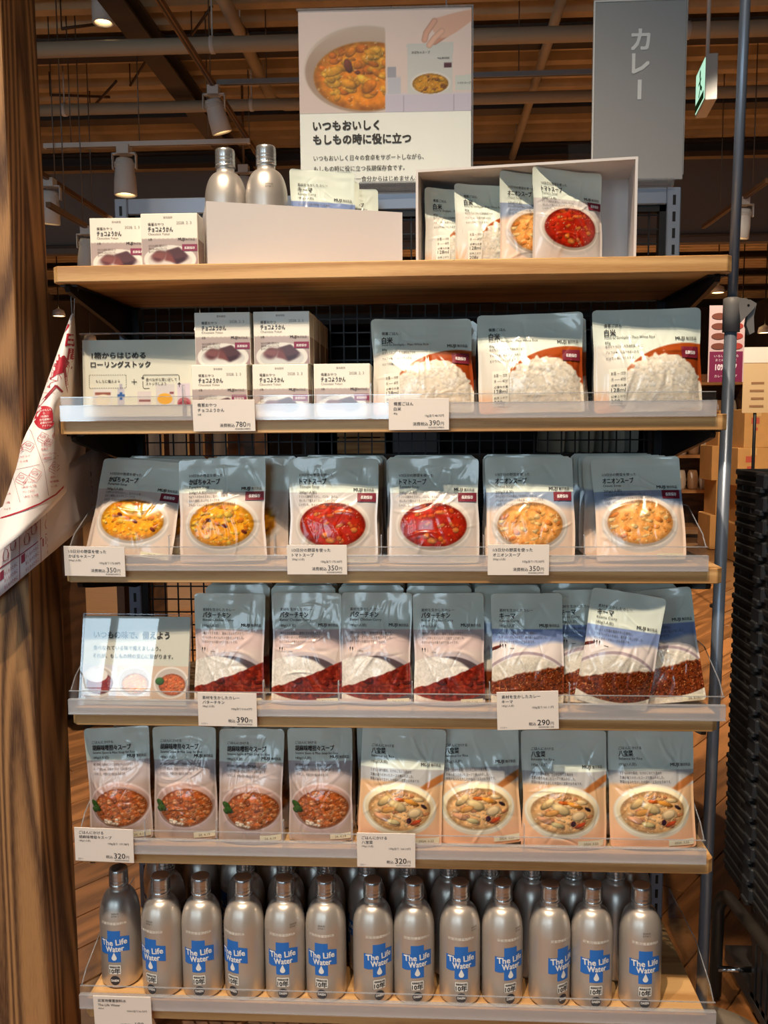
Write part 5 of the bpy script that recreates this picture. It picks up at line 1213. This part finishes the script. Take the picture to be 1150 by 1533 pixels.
# ================================================================== HANGING LEAFLET
lf = thing('printed_leaflet', 'curled white leaflet with red print hanging by a string beside the timber column', 'leaflet', (0, 0, 0))
A = np.array(atY(110, 461, 0.050))
Bp = np.array([tuple(atY(*q)) for q in ((-38, 877, -0.105), (-20, 850, -0.112), (0, 826, -0.112), (36, 797, -0.098), (74, 764, -0.045), (104, 730, 0.060), (124, 698, 0.150), (128, 672, 0.180))])
def spl(t):
    t = np.clip(np.asarray(t, float), 0, 1) * (len(Bp) - 1); i = np.minimum(t.astype(int), len(Bp) - 2); f = (t - i)[:, None]
    p0 = Bp[np.maximum(i - 1, 0)]; p1 = Bp[i]; p2 = Bp[i + 1]; p3 = Bp[np.minimum(i + 2, len(Bp) - 1)]
    return 0.5 * (2 * p1 + (p2 - p0) * f + (2 * p0 - 5 * p1 + 4 * p2 - p3) * f ** 2 + (3 * p1 - p0 - 3 * p2 + p3) * f ** 3)
Tn = A + np.array((0.0, -0.004, -0.003))
ns, ntt = 40, 30
S, Tm = np.meshgrid(np.linspace(0, 1, ns), np.linspace(0.03, 1, ntt))
BB = spl(S.ravel()); T_ = Tm.ravel()[:, None]
def clear_of(p):
    """the sheet bends round the front of the timber column and slips past the shelf end"""
    p = p.copy()
    f = np.clip((-0.562 - p[:, 0]) / 0.010, 0, 1); lim = -0.041 * f + p[:, 1] * (1 - f)
    p[:, 1] = np.minimum(p[:, 1], lim)
    dz = np.maximum(np.abs(p[:, 2] - 1.162) - 0.055, 0); xm = -0.5325 + 0.6 * dz
    f = np.clip((p[:, 1] + 0.020) / 0.008, 0, 1)
    p[:, 0] = np.where(p[:, 0] > xm, p[:, 0] * (1 - f) + xm * f, p[:, 0])
    return p
Vc = clear_of(A[None, :] + T_ * (BB - A[None, :]))
LEAF = mat('leaflet_paper', (240, 234, 234), 0.55)
fs = link('front_sheet', grid_mesh('front_sheet', Vc, ns, ntt, LEAF, None, True, None, True), lf)
so = fs.modifiers.new('thickness', 'SOLIDIFY'); so.thickness = 0.0004; so.offset = 1
# print is laid out on a flat drawing (x, z in thousandths) and wrapped along the straight lines of the curl
def prj(pts):
    q = (np.asarray(pts) - np.array(CAMLOC)) @ np.array(Rc); return 575 + FPX * q[:, 0] / q[:, 1], 766.5 - FPX * q[:, 2] / q[:, 1], q[:, 1]
sv = np.linspace(0, 0.97, 300); bx_, by_, bw_ = prj(spl(sv)); ax_, ay_, aw_ = [float(v[0]) for v in prj(A[None, :])]
phi = np.maximum.accumulate((bx_ - ax_) / (by_ - ay_)) + np.arange(300) * 1e-7
def cone(x, z, l):
    px = x * 1000.0; py = np.maximum(-z * 1000.0, ay_ + 1)
    s = np.interp((px - ax_) / (py - ay_), phi, sv); b = spl(s); _, Yb, wb = prj(b)
    t = np.clip(aw_ * (py - ay_) / (aw_ * (py - ay_) - wb * (py - Yb)), 0.02, 1.0)
    p = clear_of(A[None, :] + t[:, None] * (b - A[None, :])); d = np.array(CAMLOC)[None, :] - p
    return p + d / np.linalg.norm(d, axis=1)[:, None] * (l + 0.0012)
def Q(px, py, Y=0): return (px * 0.001, -py * 0.001)
RED = (176, 28, 52); P = Print(0.003)
for (ch, px, py, sz) in (('7', 97, 491, .020), ('日', 105, 509, .021), ('間', 109, 530, .019)):
    x, z = Q(px, py, 0.0); P.text(ch, x, z - .008, sz, RED, .03, 'C', rot=-.15)
c = Q(86, 548, 0.0)
P.ellipse(c[0], c[1] - .012, .024, .026, RED, 22, 0, math.radians(10), math.radians(215))
for k in range(14):
    a = math.radians(10 + k * 15); P.line([(c[0] + .024 * math.cos(a), c[1] - .012 + .026 * math.sin(a)), (c[0] + .027 * math.cos(a), c[1] - .012 + .0295 * math.sin(a))], .0022, RED)
def L_(pts, w=.0007, col=RED, Y=-0.02): P.line([Q(a, b, Y) for a, b in pts], w, col)
for k in range(4): L_([(76 + k * 4, 512 - k * 5 + 6), (86 + k * 3, 516 - k * 5)], .0007)
L_([(94, 533), (100, 575), (103, 588)], .004, (150, 30, 50), 0.0); L_([(95, 533), (110, 556), (116, 550)], .004, (150, 30, 50), 0.0)
L_([(84, 577), (60, 605), (36, 632), (26, 648)], .004, (150, 30, 50)); L_([(84, 577), (94, 587)], .003, (150, 30, 50))
# seated figure in line art
for k in range(1):
    h_ = Q(84, 551, -.01); P.line([(h_[0] + .006 * math.cos(a), h_[1] + .006 * math.sin(a)) for a in np.linspace(0, 2 * PI, 14)], .0008, RED)
L_([(76, 550), (79, 546), (85, 544), (90, 548), (90, 552)], .0010); L_([(77, 558), (74, 552)], .003)
L_([(78, 558), (76, 568), (86, 570), (87, 558), (78, 558)]); L_([(87, 558), (92, 566), (91, 568)]); L_([(76, 568), (68, 572), (66, 574)]); L_([(84, 570), (76, 573), (72, 579)]); L_([(65, 574), (68, 575)], .003); L_([(71, 579), (75, 579)], .003)
L_([(66, 556), (58, 563), (53, 585)], .0006); L_([(112, 538), (104, 545), (99, 575)], .0006); L_([(60, 588), (82, 588)], .0005)
L_([(47, 601), (53, 600)], .0009); L_([(40, 612), (38, 616), (41, 620)], .0009)
c = Q(67, 625, -.03); P.ellipse(c[0], c[1], .0172, .0175, (186, 34, 54), 30, 1)
for j, s in enumerate(('いつものもしも', '①', '7日間の', '在宅避難に', '必要な33の', 'アイテム')): P.text(s, c[0] + (.001 * j - .002), c[1] + .0095 - .0046 * j, .0036, (246, 232, 232), .012, 'C', rot=.1, layer=3)
L_([(41, 630), (66, 700), (73, 742)], .0005, (150, 90, 100)); L_([(13, 690), (30, 752)], .0005, (150, 90, 100)); L_([(20, 704), (59, 695)], .0005, (150, 90, 100)); L_([(66, 692), (92, 682)], .0005, (150, 90, 100))
L_([(0, 776), (30, 766), (60, 754), (84, 740), (102, 722)], .0022, RED)
def icon(px, py, s):
    """little boxed goods drawn in line"""
    c = Q(px, py, -.03); s = s * .001
    P.line([(c[0] - 6 * s, c[1] - 2 * s), (c[0] + 2 * s, c[1] - 6 * s), (c[0] + 7 * s, c[1] + 1 * s), (c[0] - 1 * s, c[1] + 5 * s)], .0005, RED, 1, True)
    P.line([(c[0] - 6 * s, c[1] - 2 * s), (c[0] - 6 * s, c[1] - 5 * s), (c[0] + 2 * s, c[1] - 9 * s), (c[0] + 7 * s, c[1] - 2 * s)], .0005, RED)
    P.line([(c[0] - 2 * s, c[1] + 0 * s), (c[0] + 3 * s, c[1] - 1 * s)], .0005, RED)
    P.line([(c[0] + 3 * s * math.cos(a), c[1] + 2 * s * math.sin(a)) for a in np.linspace(0, 2 * PI, 9)], .0005, RED)
for (px, py, s) in ((32, 650, 1.2), (43, 666, 1.2), (31, 670, .8), (20, 674, .9), (64, 653, 1.3), (72, 660, 1.0), (84, 650, .9), (32, 714, 1.4), (52, 708, 1.5), (82, 698, 1.4)): icon(px, py, s)
c = Q(19, 673, -.03); P.poly([(c[0] - .004, c[1] - .004), (c[0] + .004, c[1] - .003), (c[0] + .004, c[1] + .001), (c[0] - .004, c[1] - .001)], RED, 2)
for (px, py, s, w) in ((22, 680, '保存食', .012), (21, 687, 'ごはん・おかず・スープ', .024), (20, 694, '1人分 ×7日 →21食', .022), (62, 668, 'ガスコンロ', .014), (62, 674, '乾電池', .010), (64, 682, 'カセットボンベ→6本', .024), (64, 688, '1週間分', .014),
                      (34, 724, '缶詰・レトルト', .018), (33, 731, '1人分 → 7缶', .022), (34, 738, 'フリーズドライ', .018), (36, 745, '1人分 → 14食', .022), (76, 716, '救急セット', .012), (75, 723, '常備薬', .014), (76, 730, '→ 1式', .010), (2, 712, '水 2L', .010), (0, 722, '→21本', .010), (2, 731, '加熱用', .012), (4, 742, '湯せん袋', .012), (3, 755, '→ 1箱', .012), (6, 764, 'ラップ', .010)):
    x, z = Q(px, py, -.03); P.text(s, x, z, .0036, (186, 60, 80), .006, fit=w, rot=.14, res=1)
link('red_print', P.mesh('leaflet_print', cone, 0.0002, sub=0.004), lf)
# rear sheet, flatter, seen below and behind the front curl
cr = [((-30, 780), (165, 655)), ((-30, 918), (170, 750))]
def rear_pts(S, T2):
    """ruled sheet: straight in front of the column, then swinging back beside the shelves"""
    t = np.clip((S - 0.42) / 0.58, 0, 1); Y = -0.048 + 0.270 * t ** 1.25
    out = []
    for s_, t_, y_ in zip(S, T2, Y):
        pa = [(1 - s_) * r[0][k] + s_ * r[1][k] for r in cr for k in (0, 1)]
        out.append(tuple(atY(pa[0] * (1 - t_) + pa[2] * t_, pa[1] * (1 - t_) + pa[3] * t_, y_)))
    out = np.array(out); out[:, 0] = np.where(out[:, 1] > -0.02, np.minimum(out[:, 0], -0.5325), out[:, 0])
    return out
ns, ntt = 30, 8
S, Tm = np.meshgrid(np.linspace(0, 1, ns), np.linspace(0, 1, ntt))
Vc = rear_pts(S.ravel(), Tm.ravel())
LEAF_SHADED = mat('leaflet_paper_shaded', (222, 216, 222), 0.55)  # same paper, greyed and cooled for the shade behind the curl
rs = link('rear_sheet', grid_mesh('rear_sheet', Vc, ns, ntt, LEAF_SHADED, None, True), lf)
so = rs.modifiers.new('thickness', 'SOLIDIFY'); so.thickness = 0.0004; so.offset = 0
def rear(x, z, l):   # x = share along the sheet, z = share up it
    q_ = rear_pts(np.clip(x, 0, 1), np.clip(1 - z, 0, 1)); q_[:, 1] -= 0.0006 + l; return q_
P = Print(0.03); R2 = (158, 44, 72)
P.line([(k / 12, .30 + .02 * math.sin(k)) for k in range(13)], .014, R2); P.line([(k / 12, .93) for k in range(13)], .012, R2)
for x in (.14, .30, .46, .62, .78): P.line([(x, k / 6) for k in range(7)], .0035, R2)
for j, x in enumerate((.15, .31, .47, .63, .79)):
    P.rect(x + .002, x + .03, .80, .90, R2, 2, 2); P.rect(x + .002, x + .03, .17, .27, R2, 2, 2)
    for q in range(4):
        P.text('在宅避難の備えに', x + .035, .84 - .11 * q, .06, R2, .0, fit=.10, res=1); P.text('もしものために', x + .035, .19 - .08 * q, .06, R2, .0, fit=.10, res=1)
    for (cx_, cz_) in ((x + .045, .42), (x + .10, .48)):
        P.line([(cx_ + .02 * math.cos(a), cz_ + .07 * math.sin(a)) for a in np.linspace(0, 2 * PI, 9)], .004, R2); P.line([(cx_ - .02, cz_ - .05), (cx_ + .02, cz_ - .08), (cx_ + .024, cz_)], .004, R2)
P.text('もしものときのために 備', .84, .62, .10, (90, 60, 76), .012, fit=.15, res=1)
link('red_print', P.mesh('leaflet_rear_print', rear, 0.0002), lf)
MB().tube([tuple(A + np.array((0.002, -0.004, -0.014))), (-0.514, 0.050, 1.398), (-0.5065, 0.050, 1.4140)], 0.0007, 5).tube([tuple(A + np.array((-0.001, -0.004, -0.016))), (-0.520, 0.050, 1.398), (-0.5175, 0.050, 1.4140)], 0.0007, 5).build('string', mat('string_grey', (170, 168, 166), 0.5), lf)

# ================================================================== STEEL POLE STAND
ps = thing('pole_stand', 'slim grey steel pole with a clamp on a round floor base beside the shelves', 'pole stand', (0.600, 0.190, 0))
STEEL = mat('pole_steel', (138, 148, 164), 0.34, 0.45)
MB().lathe([(0.001, 0.012), (0.10, 0.012), (0.127, 0.008), (0.130, 0.004), (0.130, 0.0)], 40).build('base_disc', mat('base_grey', (150, 136, 120), 0.45, 0.2), ps)
def pole_x(z): return -0.0227 + 0.0112 * z
MB().tube([(pole_x(0.01), 0, 0.01), (pole_x(1.39), 0, 1.39)], 0.0105, 16).build('lower_tube', STEEL, ps)
MB().tube([(pole_x(1.40), 0, 1.38), (pole_x(2.35), 0, 2.35)], 0.0085, 16).build('upper_tube', STEEL, ps)
GP = mat('clamp_grey', (128, 124, 122), 0.5)
cz = 1.39; cx_ = pole_x(cz)
cl_ = MB().lathe([(0.0115, -0.045), (0.0145, -0.045), (0.0145, 0.0), (0.0145, 0.012), (0.011, 0.014)], 18, (cx_, 0, cz)).build('clamp_collar', GP, ps)
MB().prism([(cx_ + 0.006, cz + 0.012), (cx_ + 0.020, cz + 0.011), (cx_ + 0.036, cz + 0.002), (cx_ + 0.034, cz - 0.006), (cx_ + 0.012, cz - 0.030)], -0.012, 0.012, 'y').build('clamp_jaw', GP, cl_)
MB().prism([(cx_ + 0.028, cz + 0.010), (cx_ + 0.040, cz + 0.003), (cx_ + 0.036, cz - 0.020), (cx_ + 0.038, cz - 0.046), (cx_ + 0.030, cz - 0.050), (cx_ + 0.024, cz - 0.034), (cx_ + 0.026, cz - 0.012)], -0.006, 0.006, 'y').build('lever', GP, cl_)
MB().tube([(cx_ + 0.024, -0.0125, cz - 0.001), (cx_ + 0.024, 0.0125, cz - 0.001)], 0.0022, 8).build('pivot_pin', BLACK, cl_)

# ================================================================== BASKETS ON A TROLLEY
BPL = noisy(mat('basket_plastic', (50, 48, 47), 0.42), 40, 0.1)
SX0, SY1, SZ0, NB, PITCH = 0.712, 0.46, 0.225, 20, 0.0435
def basket_meshes():
    w, l, h = 0.30, 0.44, 0.225
    b = MB(); t = 0.003
    def ring(z, ins): return [(ins, -l + ins, z), (w - ins, -l + ins, z), (w - ins, -ins, z), (ins, -ins, z)]
    lev = [(0.0, 0.050), (h * 0.5, 0.0268), (h - 0.012, 0.004)]
    V = []; F = []
    for (z, i) in lev: V += ring(z, i)
    for k in range(len(lev) - 1):
        for j in range(4): F.append((k * 4 + j, k * 4 + (j + 1) % 4, (k + 1) * 4 + (j + 1) % 4, (k + 1) * 4 + j))
    F.append((3, 2, 1, 0)); b.add(V, F)
    body = b.mesh('basket_body', BPL)
    r = MB()
    def frame(mb, o, i, z0, z1, bev=0.0):
        for (x0, x1, y0, y1) in ((-o, i, -l - o, o), (w - i, w + o, -l - o, o), (i, w - i, -l - o, -l + i), (i, w - i, -i, o)):
            mb.rbox(x0, x1, y0, y1, z0, z1, bev, 1) if bev else mb.box(x0, x1, y0, y1, z0, z1)
    frame(r, 0.006, 0.004, h - 0.016, h - 0.004, 0.002); frame(r, 0.003, 0.004, h - 0.0475, h - 0.015); frame(r, 0.0058, 0.003, h - 0.036, h - 0.025, 0.002)
    rim = r.mesh('basket_rim', BPL)
    rb = MB()
    for k in range(9):
        y = -0.03 - k * 0.047; rb.box(-0.0048, -0.002, y - 0.003, y + 0.003, h - 0.046, h - 0.034)
    for k in range(6):
        x = 0.03 + k * 0.047; rb.box(x - 0.003, x + 0.003, 0.002, 0.0048, h - 0.046, h - 0.034)
    ribs = rb.mesh('basket_ribs', BPL)
    hd = MB(); hd.rbox(-0.012, 0.003, -0.165, -0.120, h - 0.036, h - 0.006, 0.003, 1); hd.rbox(-0.016, -0.006, -0.158, -0.128, h - 0.043, h - 0.032, 0.002, 1)
    hdl = hd.mesh('handle_hinge', mat('hinge_plastic', (48, 50, 54), 0.42))
    return body, rim, ribs, hdl, h
bb, br_, brb, bh_, BHH = basket_meshes()
for k in range(NB):
    o = thing('shopping_basket', 'black plastic shopping basket nested in the stack on the trolley' if k < NB - 1 else 'topmost black shopping basket of the nested stack', 'basket', (SX0 + random.uniform(-0.0015, 0.0015), SY1 + random.uniform(-0.0015, 0.0015), SZ0 - 0.18 + k * PITCH + (0.0 if k else 0.0)), (0, 0, random.uniform(-0.002, 0.002)), 'nested shopping baskets' if k < NB - 1 else None)
    link('basket_body', bb, o); link('rim', br_, o); link('rib_band', brb, o)['kind'] = 'stuff'; link('handle_hinge', bh_, o)
tr_ = thing('basket_trolley', 'dark tubular trolley with a slatted tub carrying the basket stack', 'trolley', (0, 0, 0))
TB = mat('trolley_tube', (62, 56, 50), 0.4, 0.4)
a = atZ(1066, 1470, 0.03)
pts = [(0.655, 0.34, 0.012), (0.656, 0.34, 0.20)] + [(0.657 + 0.006 * math.sin(t), 0.34 - 0.045 * (1 - math.cos(t)), 0.20 + 0.045 * math.sin(t)) for t in np.linspace(0.2, PI / 2, 7)] + [(0.672, 0.20, 0.245), (0.682, 0.05, 0.243), (0.69, -0.12, 0.24)]
MB().tube(pts, 0.0125, 12).build('tube_frame', TB, tr_)
MB().tube([(0.655, 0.33, 0.075), (0.74, 0.33, 0.075)], 0.006, 8).build('cross_bar', CHROME, tr_)
tub = MB()
for k in range(14):
    y = 0.30 - k * 0.028; tub.box(0.715, 0.722, y - 0.008, y + 0.008, 0.02, 0.215)
tub.box(0.713, 0.725, -0.10, 0.32, 0.205, 0.222).box(0.713, 0.725, -0.10, 0.32, 0.018, 0.034).box(0.725, 1.02, 0.30, 0.312, 0.02, 0.040)
tub.build('slatted_tub', BPL, tr_)
MB().box(0.715, 1.03, -0.10, 0.46, 0.012, 0.0455).build('tub_floor', BPL, tr_)

# ================================================================== THINGS BEYOND THE DISPLAY
CRD = noisy(mat('cardboard', (206, 150, 84), 0.8), 5, 0.1)
TAPE = mat('tape_tan', (222, 176, 112), 0.4)
INKR = mat('carton_red_ink', (196, 84, 60), 0.7)
def carton(x, y, z, w, d, h, label, rz, group):
    o = thing('cardboard_carton', label, 'carton', (x, y, z), (0, 0, rz), group)
    MB().rbox(-w / 2, w / 2, -d / 2, d / 2, 0, h, 0.004, 1).build('carton_body', CRD, o)
    MB().box(-0.025, 0.025, -d / 2 - 0.001, d / 2 + 0.001, h - 0.0005, h + 0.0008).box(-0.025, 0.025, -d / 2 - 0.0012, -d / 2 - 0.0002, h - 0.06, h).build('packing_tape', TAPE, o)
    MB().box(-w * 0.25, w * 0.05, -d / 2 - 0.0012, -d / 2 - 0.0002, h * 0.62, h * 0.78).box(-w * 0.2, w * 0.0, -d / 2 - 0.0012, -d / 2 - 0.0002, h * 0.45, h * 0.52).build('red_mark', INKR, o)
for (px, py, w, n_, g, lab) in ((1084, 823, 0.22, 4, 'cartons in the farther stack', 'tan cardboard carton in the farther stack beyond the steel pole'), (1124, 842, 0.22, 4, 'cartons in the nearer stack', 'tan cardboard carton in the nearer stack above the baskets')):
    q = atZ(px, py, 0.0)
    for k in range(n_): carton(q.x + 0.03 * (k % 2), q.y + 0.2, k * 0.325, w if k % 2 else w + 0.04, 0.36, 0.325, lab, random.uniform(-0.03, 0.03), g)
q = atZ(1215, 838, 0.0)
for k in range(4): carton(q.x, q.y + 0.15, k * 0.33, 0.42, 0.4, 0.33, 'tan cardboard carton in the stack mostly hidden by baskets', 0.35, 'cartons behind the baskets')
# rack with bagged goods beyond the pole
q = atY(1048, 760, 7.6)
rk = thing('store_rack', 'dark wooden store rack with bagged goods beyond the steel pole', 'rack', (q.x - 0.1, 7.6, 0))
DW = wood('dark_wood', (60, 38, 22), (100, 66, 38), (2, 2, 8), rings=4, rough=0.6)
for x in (-0.55, 0.5): MB().box(x, x + 0.05, 0, 0.4, 0, 1.7).build('side_panel', DW, rk)
for z in (0.12, 0.5, 0.86, 1.22, 1.6): MB().box(-0.5, 0.5, 0, 0.4, z - 0.03, z).build('shelf', wood('rack_wood', (150, 100, 56), (186, 130, 76), (1, 9, 9), rings=4), rk)
MB().box(-0.5, 0.5, 0.38, 0.4, 0.1, 1.7).build('rear_panel', DW, rk)
bagm = []
for sdx in range(2):
    rg = random.Random(sdx); mb = MB(); V = []; F = []; n1, n2 = 10, 9
    for i in range(n2):
        t = i / (n2 - 1); s = (0.85 + 0.2 * math.sin(t * PI)) * (1 if t < .95 else .8); d = 0.05 * (1 - t ** 3) + 0.004
        for j in range(n1):
            a = 2 * PI * j / n1; V.append((0.055 * s * math.cos(a) * (1 + rg.uniform(-.06, .06)), d * math.sin(a) * (1 + rg.uniform(-.12, .12)), 0.20 * t))
    for i in range(n2 - 1):
        for j in range(n1): F.append((i * n1 + j, i * n1 + (j + 1) % n1, (i + 1) * n1 + (j + 1) % n1, (i + 1) * n1 + j))
    F.append(tuple(range(n1 - 1, -1, -1))); F.append(tuple((n2 - 1) * n1 + j for j in range(n1)))
    bagm.append(mb.add(V, F, 0, True).mesh('snack_bag', mat('bag_%d' % sdx, ((150, 110, 76), (190, 168, 146))[sdx], 0.3)))
for z in (0.5, 0.86, 1.22):
    for j in range(8): tag(link('snack_bag', bagm[j % 2], None, (rk.location.x - 0.432 + j * 0.1235, 7.75, z)), 'brown bag of dry goods on the dark far rack', 'bag', 'bags on the far rack')
# maroon offer sign
q = atY(1086, 572, 4.2); q2 = atY(1086, 457, 4.2)
ms = thing('offer_sign', 'maroon and pink offer sign with food photos behind the steel pole', 'sign', (q.x, 4.2, 0))
w_ = 0.22; H0, H1 = q.z, q2.z
MB().box(-w_ / 2, w_ / 2, 0, 0.006, H0, H1).build('panel', mat('sign_pink', (206, 176, 172), 0.5), ms)
MB().box(-w_ / 2 + .008, w_ / 2 - .008, -0.002, 0, H0, H0 + (H1 - H0) * .40).build('maroon_field', mat('sign_maroon', (124, 34, 72), 0.5), ms)
fm = [mat('photo_%d' % i, c, 0.5) for i, c in enumerate(((120, 66, 50), (150, 90, 50), (170, 60, 50), (170, 140, 70), (80, 56, 50)))]
k = 0
for r in range(4):
    for c in range(2):
        zc = H0 + (H1 - H0) * (.47 + r * .13); xc = (-.05, .055)[c]
        pl = []
        MB().prism([(xc + .045 * math.cos(a), zc + .020 * math.sin(a)) for a in np.linspace(0, 2 * PI, 15)[:-1]], -0.003, 0, 'y').build('dish_photo', fm[(k * 2 + r) % 5], ms); k += 1
P = Print(); P.text('10%オフ', 0, H0 + .075, .050, (240, 220, 226), .02, 'C', fit=.13); P.text('いろいろ選べる', 0, H0 + .155, .018, (240, 220, 226), .0, 'C', fit=.15); P.text('まとめて買うと', 0, H0 + .130, .018, (240, 220, 226), .0, 'C', fit=.13); P.text('カレー・スープ', 0, H0 + .03, .02, (240, 220, 226), 0, 'C', fit=.14)
link('lettering', P.mesh('offer_lettering', flat(0.0022), 0.0006), ms)
MB().tube([(0.0, 0.02, 0.0), (0.0, 0.02, H1)], 0.010, 8).build('post', BLACK, ms); MB().lathe([(0.001, 0.02), (0.045, 0.015), (0.045, 0.0)], 20).build('foot', BLACK, ms, (0, 0.02, 0))
q = atY(1132, 618, 5.0); q2 = atY(1132, 524, 5.0)
wsn = thing('paper_sign', 'pale paper price sign on a stand beyond the basket stack', 'sign', (q.x, 5.0, 0))
MB().box(-0.10, 0.10, 0, 0.004, q.z, q2.z).build('panel', mat('sign_cream', (196, 164, 120), 0.6), wsn); MB().box(-0.11, 0.11, -0.002, 0.002, q2.z - 0.09, q2.z + 0.02).build('header', mat('sign_pale', (220, 206, 190), 0.5), wsn)
for j in range(4): MB().box(-0.05 + .01 * (j % 2), 0.05, -0.002, 0, q.z + 0.04 + j * 0.055, q.z + 0.055 + j * 0.055).build('text_bar', mat('sign_brown', (140, 100, 66), 0.6), wsn)
MB().tube([(0, 0.02, 0), (0, 0.02, q2.z)], 0.012, 8).build('post', BLACK, wsn); MB().lathe([(0.001, 0.02), (0.045, 0.015), (0.045, 0.0)], 20).build('foot', BLACK, wsn, (0, 0.02, 0))
# dark shelving added to make the view through the wire grid black
dc = thing('dark_cabinet', 'dark open cabinet added to blacken the view beyond the wire grid', 'cabinet', (0.22, 1.25, 0))
DK = noisy(mat('dark_cabinet_wood', (40, 34, 30), 0.6), 5, 0.2, 0, (1, 1, 4))
for a in ((-0.54, -0.50, 0, 0.45, 0, 1.52), (0.50, 0.54, 0, 0.45, 0, 1.52)): MB().box(*a).build('side_panel', DK, dc)
for z in (0.06, 0.46, 0.86, 1.10, 1.52): MB().box(-0.50, 0.50, 0, 0.45, z - 0.03, z).build('shelf', DK, dc)
MB().box(-0.50, 0.50, 0.43, 0.45, 0.03, 1.5).build('rear_panel', DK, dc)
for j in range(6):
    back_pouch('tomato', 0.445 + j * 0.045, 1.36 + 0.01 * (j % 2), 1.10, 'grey pouch on the dark cabinet seen through the wire grid', 'pouches on the dark cabinet', -4, 118 + random.uniform(-2, 2), 0)
q = atY(545, 690, 1.34)
bd_ = thing('wooden_crate', 'pale oak crate of wide boards on the dark cabinet behind the grid', 'crate', (q.x - 0.005, 1.36, 1.10))
for z in (0.0, 0.052, 0.104, 0.156): MB().rbox(-0.075, 0.075, -0.06, -0.048, z, z + 0.048, 0.002, 1).build('board', OAK, bd_)
for x in (-0.07, 0.058): MB().box(x, x + 0.012, -0.048, 0.06, 0, 0.2).build('corner_post', OAK, bd_)
q = atY(622, 690, 1.34)
bp_ = thing('file_box', 'grey-blue steel box beside the oak crate behind the wire grid', 'box', (q.x, 1.36, 1.10))
MB().rbox(-0.07, 0.07, -0.06, 0.08, 0, 0.24, 0.004, 1).build('box_body', mat('slate_blue', (84, 94, 108), 0.5), bp_); MB().box(-0.03, 0.03, -0.063, -0.06, 0.14, 0.17).build('handle_slot', BLACK, bp_)
# pale timber rack further left
q = atY(262, 690, 1.9)
tk = thing('timber_rack', 'pale timber rack with upright battens beyond the grid on the left side', 'rack', (q.x, 1.9, 0))
PT = wood('pale_timber', (150, 108, 66), (200, 156, 104), (8, 8, 1), rings=4)
for (x, w) in ((-0.10, 0.05), (-0.02, 0.07), (0.08, 0.03), (0.15, 0.05)): MB().box(x, x + w, 0, 0.03, 1.02, 1.30).build('batten', PT, tk)
for x in (-0.18, 0.27): MB().box(x, x + 0.04, 0.0, 0.30, 0, 1.30).build('leg_panel', DW, tk)
MB().box(-0.18, 0.31, 0.0, 0.30, 0.98, 1.02).build('shelf', DW, tk); MB().box(-0.18, 0.31, 0.26, 0.30, 1.02, 1.30).build('rear_panel', DW, tk)
# tan paper goods on a low rack behind the leaflet
q = atY(168, 720, 2.0)
gr = thing('goods_rack', 'low wooden rack behind the leaflet with crinkled tan packets on it', 'rack', (q.x, 2.0, 0))
MB().box(-0.25, 0.06, -0.05, 0.2, q.z - 0.03, q.z).build('shelf', MATS['rack_wood'], gr)
for x in (-0.24, 0.02): MB().box(x, x + 0.03, -0.05, 0.2, 0, q.z - 0.03).build('leg_panel', DW, gr)
cm = mat('packet_tan', (226, 178, 120), 0.35)
for j in range(7):
    mb = MB(); rg = random.Random(j + 40); V = []; F = []; n1, n2 = 8, 6
    for i in range(n2):
        for k in range(n1): V.append((0.0096 * math.cos(2 * PI * k / n1) * (1 + rg.uniform(-.3, .3)), 0.05 * math.sin(2 * PI * k / n1) * (1 + rg.uniform(-.15, .15)), 0.062 * i / (n2 - 1)))
    for i in range(n2 - 1):
        for k in range(n1): F.append((i * n1 + k, i * n1 + (k + 1) % n1, (i + 1) * n1 + (k + 1) % n1, (i + 1) * n1 + k))
    F.append(tuple(range(n1 - 1, -1, -1))); F.append(tuple((n2 - 1) * n1 + k for k in range(n1)))
    o = mb.add(V, F).build('tan_packet', cm, None, (q.x - 0.13 + j * 0.025, 2.05, q.z))
    tag(o, 'crinkled tan packet standing on the low rack behind the leaflet', 'packet', 'tan packets on the low rack')
